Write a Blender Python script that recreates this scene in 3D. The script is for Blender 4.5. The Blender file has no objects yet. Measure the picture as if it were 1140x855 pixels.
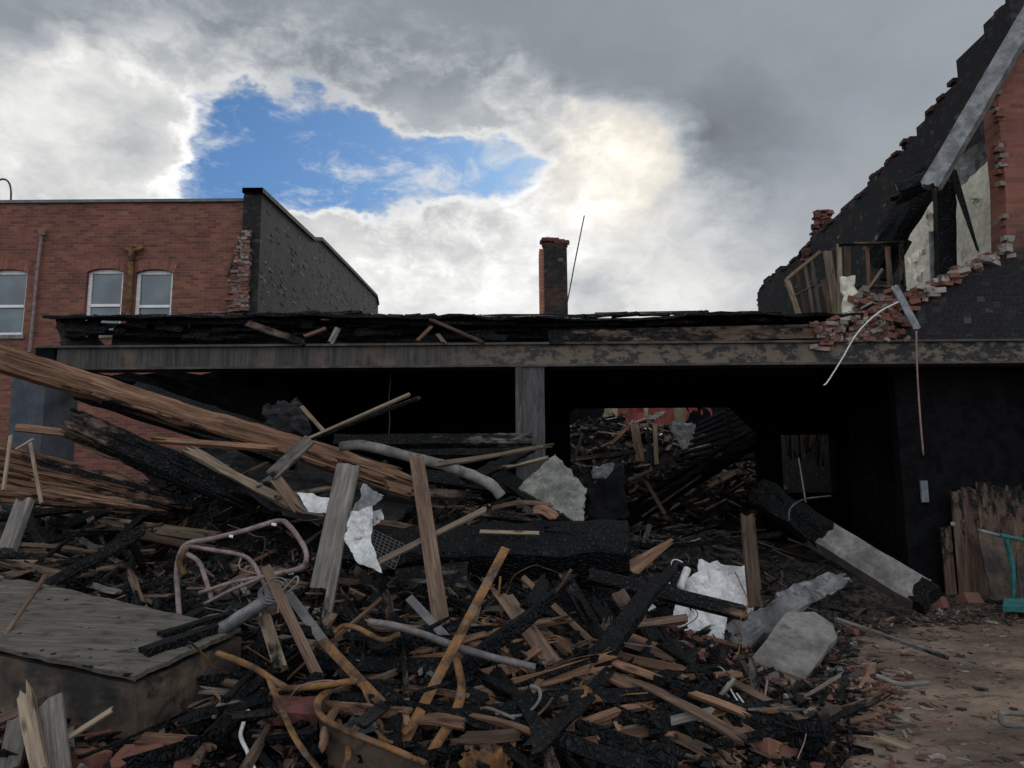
import bpy, math, random
import numpy as np
from mathutils import Vector, Matrix, noise as mnoise

random.seed(11); rng = np.random.default_rng(11)
S = bpy.context.scene
COL = S.collection

# ------------------------------------------------------------------ camera
FPX, CX, CY = 830.0, 570.0, 427.5
PITCH = math.radians(8.06); ROLL = math.radians(0.42); CAMZ = 1.6
r0 = Vector((1, 0, 0)); f0 = Vector((0, math.cos(PITCH), math.sin(PITCH))); u0 = r0.cross(f0)
RC = r0 * math.cos(ROLL) - u0 * math.sin(ROLL)
UC = r0 * math.sin(ROLL) + u0 * math.cos(ROLL)
cam = bpy.data.cameras.new('camera'); camo = bpy.data.objects.new('camera', cam); COL.objects.link(camo)
cam.sensor_width = 36; cam.lens = FPX / 1140 * 36; cam.clip_start = 0.05; cam.clip_end = 2000
camo.matrix_world = Matrix(((RC.x, UC.x, -f0.x, 0), (RC.y, UC.y, -f0.y, 0), (RC.z, UC.z, -f0.z, CAMZ), (0, 0, 0, 1)))
S.camera = camo

def ray(x, y):
    return f0 + RC * ((x - CX) / FPX) + UC * ((CY - y) / FPX)
def W(x, y, d):                       # the world point seen at (x, y) of the photo, d metres ahead
    r = ray(x, y); return Vector((0, 0, CAMZ)) + r * (d / r.y)
def WX(x, y, X):                      # same, on the plane at a given X
    r = ray(x, y); return Vector((0, 0, CAMZ)) + r * (X / r.x)

# ------------------------------------------------------------------ node helper
class NB:
    def __init__(s, tree): s.t = tree; s.n = tree.nodes; s.l = tree.links
    def new(s, t): return s.n.new(t)
    def put(s, sock, v):
        if v is None: return
        if isinstance(v, bpy.types.NodeSocket): s.l.new(v, sock)
        else:
            if isinstance(v, (tuple, list)) and len(v) == 3 and sock.type == 'RGBA': v = (*v, 1)
            sock.default_value = v
    def m(s, op, a, b=None, c=None, clamp=False):
        n = s.new('ShaderNodeMath'); n.operation = op; n.use_clamp = clamp
        s.put(n.inputs[0], a); s.put(n.inputs[1], b); s.put(n.inputs[2], c); return n.outputs[0]
    def v(s, op, a, b=None):
        n = s.new('ShaderNodeVectorMath'); n.operation = op
        s.put(n.inputs[0], a); s.put(n.inputs[1], b)
        return n.outputs['Value'] if op in ('DOT_PRODUCT', 'LENGTH', 'DISTANCE') else n.outputs[0]
    def noise(s, vec, scale, detail=4, rough=.55, col=False, dist=0.0):
        n = s.new('ShaderNodeTexNoise'); s.put(n.inputs['Vector'], vec)
        n.inputs['Scale'].default_value = scale; n.inputs['Detail'].default_value = detail
        n.inputs['Roughness'].default_value = rough; n.inputs['Distortion'].default_value = dist
        return n.outputs['Color'] if col else n.outputs['Fac']
    def voro(s, vec, scale, feat='F1', out='Distance'):
        n = s.new('ShaderNodeTexVoronoi'); n.feature = feat; s.put(n.inputs['Vector'], vec)
        n.inputs['Scale'].default_value = scale; return n.outputs[out]
    def mix(s, f, a, b, mode='MIX'):
        n = s.new('ShaderNodeMix'); n.data_type = 'RGBA'; n.blend_type = mode
        s.put(n.inputs[0], f); s.put(n.inputs[6], a); s.put(n.inputs[7], b); return n.outputs[2]
    def ss(s, x, lo, hi, a=0.0, b=1.0):
        n = s.new('ShaderNodeMapRange'); n.interpolation_type = 'SMOOTHSTEP'
        s.put(n.inputs[0], x); s.put(n.inputs[1], lo); s.put(n.inputs[2], hi); s.put(n.inputs[3], a); s.put(n.inputs[4], b)
        return n.outputs[0]
    def ramp(s, f, stops):
        n = s.new('ShaderNodeValToRGB'); s.put(n.inputs[0], f); e = n.color_ramp.elements
        while len(e) < len(stops): e.new(.5)
        for k, (p, c) in enumerate(stops): e[k].position = p; e[k].color = (*c, 1)
        return n.outputs[0]
    def attr(s, name, out='Fac'):
        n = s.new('ShaderNodeAttribute'); n.attribute_name = name; return n.outputs[out]
    def sep(s, v):
        n = s.new('ShaderNodeSeparateXYZ'); s.put(n.inputs[0], v); return n.outputs
    def comb(s, x, y, z):
        n = s.new('ShaderNodeCombineXYZ'); s.put(n.inputs[0], x); s.put(n.inputs[1], y); s.put(n.inputs[2], z); return n.outputs[0]
    def bump(s, h, strength, dist=0.02, normal=None):
        n = s.new('ShaderNodeBump'); n.inputs['Strength'].default_value = strength; n.inputs['Distance'].default_value = dist
        s.put(n.inputs['Height'], h); s.put(n.inputs['Normal'], normal); return n.outputs[0]

# ------------------------------------------------------------------ sky
SUN_EL, SUN_AZ = math.radians(27), math.radians(8.5)     # azimuth clockwise from +Y
world = bpy.data.worlds.new('World'); S.world = world; world.use_nodes = True
B = NB(world.node_tree); B.n.clear()
out = B.new('ShaderNodeOutputWorld'); bg = B.new('ShaderNodeBackground'); bg.inputs[1].default_value = 0.1
B.l.new(bg.outputs[0], out.inputs[0])
sky = B.new('ShaderNodeTexSky'); sky.sky_type = 'NISHITA'; sky.sun_disc = False
sky.sun_elevation = SUN_EL; sky.sun_rotation = SUN_AZ; sky.altitude = 200; sky.air_density = 1.0; sky.dust_density = 0.4; sky.ozone_density = 3
tc = B.new('ShaderNodeTexCoord'); D = tc.outputs['Generated']
sx = B.sep(D)
# fbm warp of the direction gives cloud edges their billows
flat = B.v('MULTIPLY', D, (1.0, 1.0, 1.9))
w1 = B.noise(flat, 4.2, 6, .55, True)
w1 = B.v('SUBTRACT', w1, (.5, .5, .5))
w2 = B.v('SUBTRACT', B.noise(flat, 15, 7, .6, True), (.5, .5, .5))
DW = B.v('ADD', D, B.v('MULTIPLY', w1, (.16, .16, .13)))
DW = B.v('ADD', DW, B.v('MULTIPLY', w2, (.07, .07, .06)))
def blob(x, y, rpx, amp, asp=1.0):
    c = ray(x, y).normalized(); r = rpx / FPX * c.dot(f0.normalized())
    d = B.v('SUBTRACT', DW, tuple(c))
    d = B.v('MULTIPLY', d, (1 / (r * asp), 1 / (r * asp), 1 / r))
    k = B.m('SUBTRACT', 1.0, B.v('DOT_PRODUCT', d, d), clamp=True)
    return B.m('MULTIPLY', k, amp)
def total(lst):
    t = blob(*lst[0])
    for q in lst[1:]: t = B.m('ADD', t, blob(*q))
    return t
hole = total([(255, 140, 62, 1.1, 1.2), (330, 165, 85, 1.5, 1.25), (425, 185, 66, 1.4, 1.4), (525, 190, 48, 1.2, 1.7),
              (225, 205, 40, 1.0, 1.7), (300, 205, 45, .8, 1.6), (-420, 160, 150, 1.2, 1.8), (1500, 200, 170, 1.2, 1.5),
              (120, 150, 70, -1.0, 1.5), (350, 262, 55, -.8, 1.6), (480, 120, 45, -.6, 1.6)])
fine = B.noise(B.v('MULTIPLY', DW, (1, 1, 1.5)), 8, 11, .66)
mid = B.noise(B.v('MULTIPLY', DW, (1, 1, 1.8)), 3.2, 7, .55)
puff = B.noise(B.v('MULTIPLY', D, (1, 1, 1.5)), 21, 9, .62, dist=.35)
wisp = B.noise(B.v('MULTIPLY', D, (1, 1, 2.0)), 12, 10, .68, dist=.5)
hv = B.m('ADD', hole, B.m('MULTIPLY', B.m('SUBTRACT', fine, .5), 1.5))
hv = B.m('ADD', hv, B.m('MULTIPLY', B.m('SUBTRACT', puff, .5), 1.5))
mask = B.ss(hv, .20, 1.15)                                  # 1 = open sky
near = B.m('MINIMUM', total([(250, 150, 170, 1.6, 1.4), (420, 180, 170, 1.6, 1.5), (560, 190, 130, 1.2, 1.3)]), 1.0)
edge = B.m('MULTIPLY', B.m('MULTIPLY', near, B.ss(hv, -.30, .45)), B.m('SUBTRACT', 1.0, B.ss(hv, .45, .9)))
lum = total([(560, -40, 420, -.05, 2.0), (890, 210, 230, -.03, 1.1), (470, 300, 200, .39, 1.8), (670, 190, 90, .24, 1.1),
             (690, 160, 70, .26, 1.2), (680, 290, 130, .24, 1.9), (820, 335, 80, .14, 1.5), (70, 190, 160, .33, 1.3), (195, 120, 100, .28, 1.6), (20, 110, 90, .1, 1.5),
             (655, 325, 45, -.34, 1.3), (790, 210, 130, -.09, 1.0), (330, 40, 330, -.03, 2.4), (400, 95, 70, -.05, 2.6), (960, 260, 150, .06, 1.0), (140, 150, 55, -.30, 1.3), (440, 235, 45, -.16, 1.8), (520, 260, 40, -.16, 1.6), (600, 128, 45, .14, 2.2)])
zone = total([(470, 310, 200, 1.3, 2.2), (110, 180, 150, 1.2, 1.4), (700, 260, 130, 1.1, 1.2)])   # where the cloud is lumpy rather than smooth
zone = B.m('ADD', B.m('MULTIPLY', B.m('MINIMUM', zone, 1.0), .93), .07)
back = B.ss(sx[1], .35, -.6)                               # the clouds opposite the sun are lit full face
lum = B.m('ADD', B.m('ADD', lum, .395), B.m('MULTIPLY', back, .62))
lum = B.m('ADD', lum, B.m('MULTIPLY', B.m('SUBTRACT', mid, .5), .15))
lum = B.m('ADD', lum, B.m('MULTIPLY', B.m('MULTIPLY', B.m('SUBTRACT', fine, .5), .42), zone))
lum = B.m('ADD', lum, B.m('MULTIPLY', B.m('MULTIPLY', B.m('SUBTRACT', puff, .5), .44), zone))
lum = B.m('ADD', lum, B.m('MULTIPLY', edge, .26))
lum = B.m('MAXIMUM', lum, .2)
cl = B.mix(B.ss(lum, .25, .8), (.87, .965, 1.07), (1.0, .995, .98))
glow = total([(690, 165, 110, 1.0, 1.1)])
cl = B.mix(B.m('MULTIPLY', B.m('MULTIPLY', glow, .75), B.ss(lum, .5, .9)), cl, (1.0, .92, .78))
cl = B.mix(back, cl, (.90, .97, 1.07))
clc = B.v('MULTIPLY', cl, (10, 10, 10))
n = B.new('ShaderNodeVectorMath'); n.operation = 'SCALE'; B.put(n.inputs[0], clc); B.put(n.inputs['Scale'], lum)
wm = B.m('MULTIPLY', B.ss(wisp, .47, .72), .92)
blue = B.v('MULTIPLY', sky.outputs[0], (.47, .68, .86))
opened = B.mix(wm, blue, (7.0, 7.3, 7.6))
final = B.mix(mask, n.outputs[0], opened)
final = B.mix(B.ss(sx[2], .0, -.08), final, (.8, .75, .7))
B.l.new(final, bg.inputs[0])

sun = bpy.data.lights.new('sun', 'SUN'); sun.energy = 1.2; sun.angle = math.radians(14); sun.color = (1, .97, .92)
suno = bpy.data.objects.new('sun', sun); COL.objects.link(suno)
sd = Vector((math.sin(SUN_AZ) * math.cos(SUN_EL), math.cos(SUN_AZ) * math.cos(SUN_EL), math.sin(SUN_EL)))
suno.rotation_euler = sd.to_track_quat('Z', 'Y').to_euler(); suno.location = sd * 60

S.view_settings.view_transform = 'Standard'; S.view_settings.look = 'None'
S.view_settings.exposure = 0.0; S.view_settings.gamma = 1; S.view_settings.use_curve_mapping = False
S.render.engine = 'CYCLES'; S.cycles.max_bounces = 5; S.cycles.diffuse_bounces = 3; S.cycles.use_denoising = True

# ------------------------------------------------------------------ materials
def material(name):
    m = bpy.data.materials.new(name); m.use_nodes = True
    b = NB(m.node_tree); p = m.node_tree.nodes['Principled BSDF']
    return m, b, p
def setp(b, p, col=None, rough=None, metal=None, normal=None, spec=None):
    b.put(p.inputs['Base Color'], col); b.put(p.inputs['Roughness'], rough); b.put(p.inputs['Metallic'], metal); b.put(p.inputs['Normal'], normal)
    b.put(p.inputs['Specular IOR Level'], spec)
def wood(name, dark, mid, light, spots=.0, grime=.35):
    m, b, p = material(name)
    lc = b.attr('lc', 'Vector'); tint = b.attr('tint'); ch = b.attr('char')
    g = b.noise(b.v('MULTIPLY', lc, (1.3, 16, 16)), 1.6, 7, .62)
    g2 = b.noise(b.v('MULTIPLY', lc, (2.5, 70, 70)), 1.5, 3, .6)
    col = b.ramp(b.m('ADD', b.m('MULTIPLY', g, .75), b.m('MULTIPLY', g2, .25)), [(.32, dark), (.5, mid), (.68, light)])
    col = b.mix(1.0, col, b.ramp(tint, [(0, (.55, .53, .52)), (1, (1.3, 1.27, 1.22))]), 'MULTIPLY')
    kn = b.ss(b.voro(b.v('MULTIPLY', lc, (2.2, 8, 8)), 1.0), .17, .06)
    col = b.mix(b.m('MULTIPLY', kn, .75), col, (.03, .019, .013))
    st = b.noise(b.v('MULTIPLY', lc, (2.2, 5, 5)), 2.2, 6, .65)
    col = b.mix(b.m('MULTIPLY', b.ss(st, .5, .72), grime), col, (.035, .03, .028))
    sh = b.voro(b.v('MULTIPLY', lc, (1.0, 1.25, 1.25)), 15, 'DISTANCE_TO_EDGE')
    sh2 = b.voro(b.v('MULTIPLY', lc, (3.2, .9, .9)), 10, 'DISTANCE_TO_EDGE')
    crack = b.m('MINIMUM', b.ss(sh, 0, .20), b.ss(sh2, 0, .13))
    n3 = b.noise(lc, 9, 6, .65)
    cm = b.m('ADD', ch, b.m('MULTIPLY', b.m('SUBTRACT', b.noise(b.v('MULTIPLY', lc, (3, 7, 7)), 1.6, 7, .62), .5), 1.1))
    cm = b.ss(cm, .38, .62)
    cc = b.mix(b.m('MULTIPLY', crack, b.ss(n3, .3, .7)), (.002, .0022, .0026), (.0135, .0145, .017))
    cc = b.mix(b.m('MULTIPLY', b.ss(n3, .60, .78), .35), cc, (.036, .037, .04))
    colf = b.mix(cm, col, cc)
    h = b.mix(cm, b.m('ADD', b.m('MULTIPLY', g, .7), b.m('MULTIPLY', g2, .5)), b.m('ADD', crack, b.m('MULTIPLY', n3, .35)))
    setp(b, p, colf, b.m('ADD', .82, b.m('MULTIPLY', cm, -.25)), 0, b.bump(h, .9, .022), .22)
    return m
M = {}
M['fresh'] = wood('fresh splintered wood', (.062, .034, .022), (.20, .112, .070), (.36, .225, .148))
M['brown'] = wood('brown lumber', (.055, .035, .026), (.14, .092, .066), (.26, .185, .135))
M['grey'] = wood('weathered grey lumber', (.075, .068, .062), (.175, .16, .145), (.30, .28, .25))
M['tan'] = wood('pale tan lumber', (.115, .088, .062), (.26, .20, .142), (.40, .32, .235))
M['char'] = wood('charred lumber', (.010, .0095, .0095), (.026, .022, .02), (.06, .045, .034))

def brick(name, axis, c1, c2, mortar, soot=None, soot_z=None, lime=0.0, courses=.075):
    """axis: 'x' for walls facing the camera, 'y' for walls running away from it. soot = amount of char over the brick"""
    m, b, p = material(name)
    o = b.new('ShaderNodeTexCoord').outputs['Object']; s = b.sep(o)
    vec = b.comb(s[0] if axis == 'x' else s[1], s[2], 0.0)
    t = b.new('ShaderNodeTexBrick'); b.put(t.inputs['Vector'], vec)
    t.inputs['Scale'].default_value = 1; t.inputs['Brick Width'].default_value = .21; t.inputs['Row Height'].default_value = courses
    t.inputs['Mortar Size'].default_value = .006; t.inputs['Mortar Smooth'].default_value = .3; t.inputs['Bias'].default_value = 0
    b.put(t.inputs['Color1'], c1); b.put(t.inputs['Color2'], c2); b.put(t.inputs['Mortar'], mortar)
    n1 = b.noise(o, 1.1, 6, .6); n2 = b.noise(b.v('MULTIPLY', o, (1, 1, 3)), 4, 6, .65); n3 = b.noise(o, 30, 4, .6)
    col = b.mix(1.0, t.outputs['Color'], b.ramp(n2, [(.25, (.76, .75, .75)), (.75, (1.2, 1.2, 1.19))]), 'MULTIPLY')
    col = b.mix(1.0, col, b.ramp(n1, [(.3, (.78, .76, .76)), (.7, (1.12, 1.12, 1.12))]), 'MULTIPLY')
    if lime: col = b.mix(b.m('MULTIPLY', b.ss(n2, .62, .78), lime), col, (.42, .38, .34))
    if soot is not None:
        f = b.m('ADD', soot, b.m('MULTIPLY', b.m('SUBTRACT', n1, .5), 1.0))
        f = b.m('ADD', f, b.m('MULTIPLY', b.m('SUBTRACT', n2, .5), .7))
        if soot_z: f = b.m('ADD', f, b.ss(s[2], soot_z[0], soot_z[1], soot_z[2], soot_z[3]))
        f = b.ss(f, .3, .8)
        sc = b.mix(t.outputs['Fac'], b.mix(b.ss(n3, .4, .75), (.008, .008, .009), (.032, .031, .032)), (.022, .021, .021))
        glint = b.ss(b.noise(b.v('SNAP', o, (.105, .105, .075)), 4.3, 5, .8), .53, .68)  # pale brick-sized spots paint grey highlights onto the sooted brick
        sc = b.mix(b.m('MULTIPLY', glint, b.ss(n2, .35, .62)), sc, (.105, .10, .098))
        col = b.mix(f, col, sc)
    h = b.m('ADD', b.m('MULTIPLY', b.m('SUBTRACT', 1.0, t.outputs['Fac']), 1.0), b.m('MULTIPLY', n3, .5))
    setp(b, p, col, .88, 0, b.bump(h, .8, .012), .3)
    return m
M['brick_left'] = brick('red brick facade', 'x', (.25, .094, .062), (.125, .050, .038), (.19, .14, .115), soot=.10, lime=.08, courses=.07)
M['brick_right'] = brick('sooty front brick', 'x', (.27, .098, .065), (.16, .062, .046), (.18, .135, .115), soot=.0, soot_z=(3.9, 6.4, 1.05, -.25))
M['brick_burnt'] = brick('burnt brick side', 'y', (.17, .09, .065), (.12, .07, .055), (.15, .135, .125), soot=.82, lime=.5)
M['brick_burnt_x'] = brick('burnt brick end', 'x', (.15, .08, .06), (.10, .06, .05), (.09, .08, .075), soot=.9)
M['brick_chimney'] = brick('chimney brick', 'x', (.20, .10, .07), (.14, .07, .05), (.10, .085, .075), soot=.72)  # heavy soot amount also stands for the shade on the front face
M['brick_chimney_lit'] = brick('chimney brick lit side', 'y', (.45, .20, .11), (.33, .14, .085), (.25, .18, .14), soot=.05)  # brighter orange brick paints the light falling on the left side

def simple(name, c1, c2, scale=4, rough=.8, metal=0, bump=.4, bd=.01, c3=None, spec=.4, detail=6, stretch=(1, 1, 1), lo=.35, hi=.65):
    m, b, p = material(name)
    o = b.v('MULTIPLY', b.new('ShaderNodeTexCoord').outputs['Object'], stretch)
    n1 = b.noise(o, scale, detail, .62); n2 = b.noise(o, scale * 7, 5, .6)
    col = b.mix(b.ss(n1, lo, hi), c1, c2)
    if c3: col = b.mix(b.ss(b.noise(o, scale * 1.7, 7, .66), .56, .68), col, c3)
    col = b.mix(1.0, col, b.ramp(n2, [(.3, (.75, .75, .75)), (.7, (1.2, 1.2, 1.2))]), 'MULTIPLY')
    setp(b, p, col, rough, metal, b.bump(b.m('ADD', n1, b.m('MULTIPLY', n2, .4)), bump, bd), spec)
    return m
M['rust'] = simple('rusted steel', (.045, .025, .015), (.25, .122, .042), 6, .85, 0, .6, .004, c3=(.12, .115, .115))
M['rustgrey'] = simple('grey rusting steel', (.10, .095, .095), (.19, .175, .17), 8, .65, .1, .4, .003, c3=(.20, .09, .03))
M['pink'] = simple('faded primer tube', (.15, .105, .10), (.27, .20, .195), 9, .65, 0, .3, .002, c3=(.11, .06, .045))
M['beam'] = simple('fire scaled steel beam', (.03, .027, .025), (.085, .075, .066), 2.2, .75, 0, .4, .006, c3=(.11, .085, .065), stretch=(1, 1, 1.6))
def beam_mat():
    m, b, p = material('fire scaled steel beam web')
    o = b.new('ShaderNodeTexCoord').outputs['Object']; s = b.sep(o)
    st = b.noise(b.v('MULTIPLY', o, (14, 14, .8)), 1.6, 6, .65); n1 = b.noise(o, 1.4, 7, .62); n2 = b.noise(b.v('MULTIPLY', o, (1, 1, 1.6)), 4.6, 10, .76); n3 = b.noise(o, 45, 4, .6)
    col = b.mix(b.ss(st, .3, .7), (.020, .0175, .016), (.078, .068, .061))
    col = b.mix(b.m('MULTIPLY', b.ss(n1, .52, .66), .6), col, (.15, .095, .065))
    peel = b.m('MULTIPLY', b.ss(n2, .44, .52), b.ss(s[0], -1.5, .2))
    dark = b.ss(s[0], -1.2, 1.2)
    col = b.mix(b.m('MULTIPLY', dark, .85), col, (.022, .02, .02))
    col = b.mix(b.m('MULTIPLY', peel, .9), col, b.mix(n3, (.095, .070, .05), (.20, .155, .115)))
    col = b.mix(b.m('MULTIPLY', b.ss(s[0], 2.6, 5.2), b.ss(n2, .56, .46)), col, (.014, .014, .015))
    setp(b, p, col, .75, 0, b.bump(b.m('ADD', n2, b.m('MULTIPLY', n3, .3)), .4, .006), .4)
    return m
M['beam_web'] = beam_mat()
M['column'] = simple('scaled blue grey steel', (.034, .032, .031), (.082, .076, .073), 3, .7, 0, .4, .004, c3=(.14, .12, .11), stretch=(6, 6, .7))
M['pillar'] = simple('dark blue painted block', (.045, .052, .064), (.068, .078, .095), 5, .8, 0, .3, .004)
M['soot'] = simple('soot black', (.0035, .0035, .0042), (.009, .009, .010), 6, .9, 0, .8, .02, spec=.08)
M['roof_char'] = simple('charred roofing', (.008, .008, .009), (.03, .028, .028), 5, .8, 0, .9, .03, c3=(.055, .05, .048), spec=.25, stretch=(1, 1, 3))
M['galv'] = simple('weathered galvanised sheet', (.11, .115, .12), (.25, .255, .26), 5, .5, .35, .25, .004, c3=(.10, .095, .09))
M['white_sheet'] = simple('scorched white sheet', (.40, .40, .39), (.68, .675, .66), 4, .5, 0, .25, .004, c3=(.17, .15, .13), lo=.3, hi=.6)
M['grey_sheet'] = simple('dull bent sheet', (.085, .085, .085), (.20, .20, .195), 3, .6, .1, .4, .008, c3=(.05, .045, .045))
M['concrete'] = simple('dirty concrete', (.105, .098, .087), (.225, .212, .192), 3, .9, 0, .5, .008, c3=(.10, .085, .075))
M['slab_top'] = simple('sooty slab top', (.05, .046, .04), (.175, .165, .14), 1.6, .85, 0, .7, .012, c3=(.04, .035, .03), stretch=(1.0, 3.2, 1))
M['slab_wood'] = wood('sooty planked top', (.07, .064, .056), (.128, .118, .102), (.20, .186, .16), grime=.8)
M['slab_side'] = simple('rusty slab side', (.022, .02, .019), (.115, .078, .052), 2.6, .8, 0, .7, .015, c3=(.012, .012, .013))
M['plaster'] = simple('cream plaster', (.66, .61, .47), (.78, .74, .61), 1.6, .85, 0, .3, .006, c3=(.52, .47, .36))
M['paint_white'] = simple('white window paint', (.74, .74, .73), (.82, .82, .81), 5, .5, 0, .1, .002)
M['dark_metal'] = simple('dark metal', (.03, .03, .032), (.07, .07, .072), 8, .6, .2, .3, .003)
M['lead'] = simple('grey coping', (.10, .11, .125), (.16, .17, .185), 5, .7, 0, .2, .003)
M['teal'] = simple('teal paint', (.012, .085, .08), (.02, .15, .135), 6, .7, 0, .2, .002, c3=(.05, .055, .05))
M['tile_panel'] = simple('pitted grey green panel', (.10, .105, .09), (.24, .235, .20), 6, .8, 0, .8, .012, c3=(.055, .055, .05))
M['red_block'] = simple('dull red masonry', (.07, .028, .024), (.15, .052, .04), 7, .85, 0, .5, .006, c3=(.04, .03, .028))
M['yellow'] = simple('faded yellow siding', (.20, .16, .09), (.33, .27, .16), 4, .8, 0, .2, .004, c3=(.15, .10, .06))
M['red'] = simple('scorched red siding', (.17, .035, .028), (.26, .055, .04), 4, .8, 0, .2, .004, c3=(.07, .03, .03))
M['wire_white'] = simple('pale cable sheath', (.60, .60, .58), (.72, .72, .70), 8, .6, 0, .1, .001)
M['wire_dark'] = simple('burnt wire', (.05, .035, .03), (.12, .08, .065), 9, .7, .2, .2, .001)
M['wire_red'] = simple('reddish wire', (.20, .12, .10), (.28, .17, .14), 9, .7, 0, .2, .001)
def glass_mat():
    m, b, p = material('window pane glass')
    o = b.new('ShaderNodeTexCoord').outputs['Object']
    n = b.noise(o, 1.3, 3, .5)
    setp(b, p, b.mix(b.ss(n, .35, .65), (.06, .08, .092), (.12, .155, .175)), .06, 0, b.bump(n, .15, .05), .8)  # two-tone base colour paints varied reflections into the panes
    return m
M['glass'] = glass_mat()
def chips(name, stops, rough=.9):          # loose rubble: a colour per piece
    m, b, p = material(name)
    t = b.attr('tint'); lc = b.attr('lc', 'Vector')
    n1 = b.noise(lc, 14, 5, .65); n2 = b.noise(lc, 70, 3, .6)
    col = b.ramp(t, stops)
    col = b.mix(1.0, col, b.ramp(n1, [(.3, (.55, .55, .55)), (.7, (1.3, 1.3, 1.3))]), 'MULTIPLY')
    col = b.mix(b.m('MULTIPLY', b.attr('char'), b.ss(n1, .42, .58)), col, (.014, .014, .015))
    setp(b, p, col, rough, 0, b.bump(b.m('ADD', n1, b.m('MULTIPLY', n2, .5)), .7, .01), .3)
    return m
M['brickbits'] = chips('brick fragments', [(0, (.06, .03, .026)), (.4, (.20, .078, .055)), (.7, (.26, .125, .09)), (.85, (.25, .21, .18)), (1, (.34, .31, .28))])
M['rubblebits'] = chips('mixed rubble', [(0, (.006, .006, .007)), (.45, (.014, .0135, .0135)), (.62, (.045, .037, .031)), (.78, (.11, .078, .055)), (.9, (.06, .06, .06)), (1, (.2, .185, .165))])
M['litterbits'] = chips('ground litter', [(0, (.03, .027, .025)), (.3, (.16, .11, .075)), (.5, (.26, .12, .08)), (.7, (.28, .24, .19)), (.85, (.15, .14, .13)), (1, (.55, .53, .50))])
def ash_mat():
    m, b, p = material('ash and charcoal')
    o = b.new('ShaderNodeTexCoord').outputs['Object']; s = b.sep(o)
    n1 = b.noise(o, 1.4, 8, .65); n2 = b.noise(o, 9, 8, .7); n3 = b.noise(o, 40, 5, .65)
    col = b.mix(b.ss(n2, .42, .62), (.008, .008, .009), (.034, .031, .029))
    col = b.mix(b.m('MULTIPLY', b.ss(n3, .55, .7), b.ss(n1, .42, .6)), col, (.095, .075, .06))
    low = b.ss(s[2], .55, .02)
    col = b.mix(b.m('MULTIPLY', low, b.ss(n2, .40, .6)), col, (.115, .08, .062))
    setp(b, p, col, .92, 0, b.bump(b.m('ADD', n2, b.m('MULTIPLY', n3, .6)), 1.0, .05), .25)
    return m
M['ash'] = ash_mat()
def ground_mat():
    m, b, p = material('dusty yard ground')
    o = b.new('ShaderNodeTexCoord').outputs['Object']
    n1 = b.noise(o, .8, 8, .62); n2 = b.noise(b.v('MULTIPLY', o, (1, 2.5, 1)), 3.5, 8, .7); n3 = b.noise(o, 45, 5, .65); v = b.voro(o, 55, 'F1')
    col = b.mix(b.ss(n1, .35, .66), (.105, .074, .055), (.27, .192, .14))
    col = b.mix(b.m('MULTIPLY', b.ss(n2, .50, .66), .75), col, (.045, .036, .031))
    col = b.mix(b.m('MULTIPLY', b.ss(n3, .58, .74), .5), col, (.34, .28, .225))
    col = b.mix(b.m('MULTIPLY', b.ss(v, .16, .06), b.ss(n2, .40, .6)), col, (.30, .25, .21))
    setp(b, p, col, .92, 0, b.bump(b.m('ADD', n2, b.m('MULTIPLY', n3, .5)), .7, .025), .25)
    return m
M['ground'] = ground_mat()

# ------------------------------------------------------------------ mesh helpers
class MB:
    def __init__(s): s.v = []; s.f = []; s.lc = []; s.ti = []; s.ch = []; s.mi = []
    def add(s, verts, faces, lc=None, tint=.5, char=0.0, mi=0):
        o = len(s.v); n = len(verts)
        s.v += [tuple(q) for q in verts]
        s.f += [tuple(i + o for i in fc) for fc in faces]; s.mi += [mi] * len(faces)
        s.lc += [tuple(q) for q in (lc if lc is not None else verts)]
        s.ti += [tint] * n if not hasattr(tint, '__len__') else list(tint)
        s.ch += [char] * n if not hasattr(char, '__len__') else list(char)
    def box(s, lo, hi, tint=.5, char=0.0, mi=0, jit=0.0):
        (a, b, c), (d, e, f) = lo, hi
        V = [(a, b, c), (d, b, c), (d, e, c), (a, e, c), (a, b, f), (d, b, f), (d, e, f), (a, e, f)]
        if jit: V = [tuple(k + random.uniform(-jit, jit) for k in q) for q in V]
        s.add(V, [(0, 3, 2, 1), (4, 5, 6, 7), (0, 1, 5, 4), (1, 2, 6, 5), (2, 3, 7, 6), (3, 0, 4, 7)], None, tint, char, mi)
    def build(s, name, mats, parent=None, base=None, smooth=False):
        me = bpy.data.meshes.new(name)
        V = np.array(s.v, dtype=np.float32)
        if base is not None: V = V - np.array(base, dtype=np.float32)
        me.from_pydata(V.tolist(), [], s.f)
        a = me.attributes.new('lc', 'FLOAT_VECTOR', 'POINT'); a.data.foreach_set('vector', np.array(s.lc, dtype=np.float32).ravel())
        a = me.attributes.new('tint', 'FLOAT', 'POINT'); a.data.foreach_set('value', np.array(s.ti, dtype=np.float32))
        a = me.attributes.new('char', 'FLOAT', 'POINT'); a.data.foreach_set('value', np.array(s.ch, dtype=np.float32))
        for q in (mats if isinstance(mats, (list, tuple)) else [mats]): me.materials.append(M[q])
        me.polygons.foreach_set('material_index', s.mi)
        if smooth: me.polygons.foreach_set('use_smooth', [True] * len(me.polygons))
        me.update()
        o = bpy.data.objects.new(name, me); COL.objects.link(o)
        if parent is not None: o.parent = parent
        elif base is not None: o.location = base
        return o
def tag(o, label=None, cat=None, group=None, kind=None):
    for k, q in (('label', label), ('category', cat), ('group', group), ('kind', kind)):
        if q: o[k] = q
    return o
def thing(name, label, cat, loc, group=None):
    o = bpy.data.objects.new(name, None); o.empty_display_size = .1; COL.objects.link(o); o.location = loc
    return tag(o, label, cat, group)
def V3(*a): return Vector(a)
def fbm(p, oct=4):
    return mnoise.fractal(p, 1.0, 2.0, oct)

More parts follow.
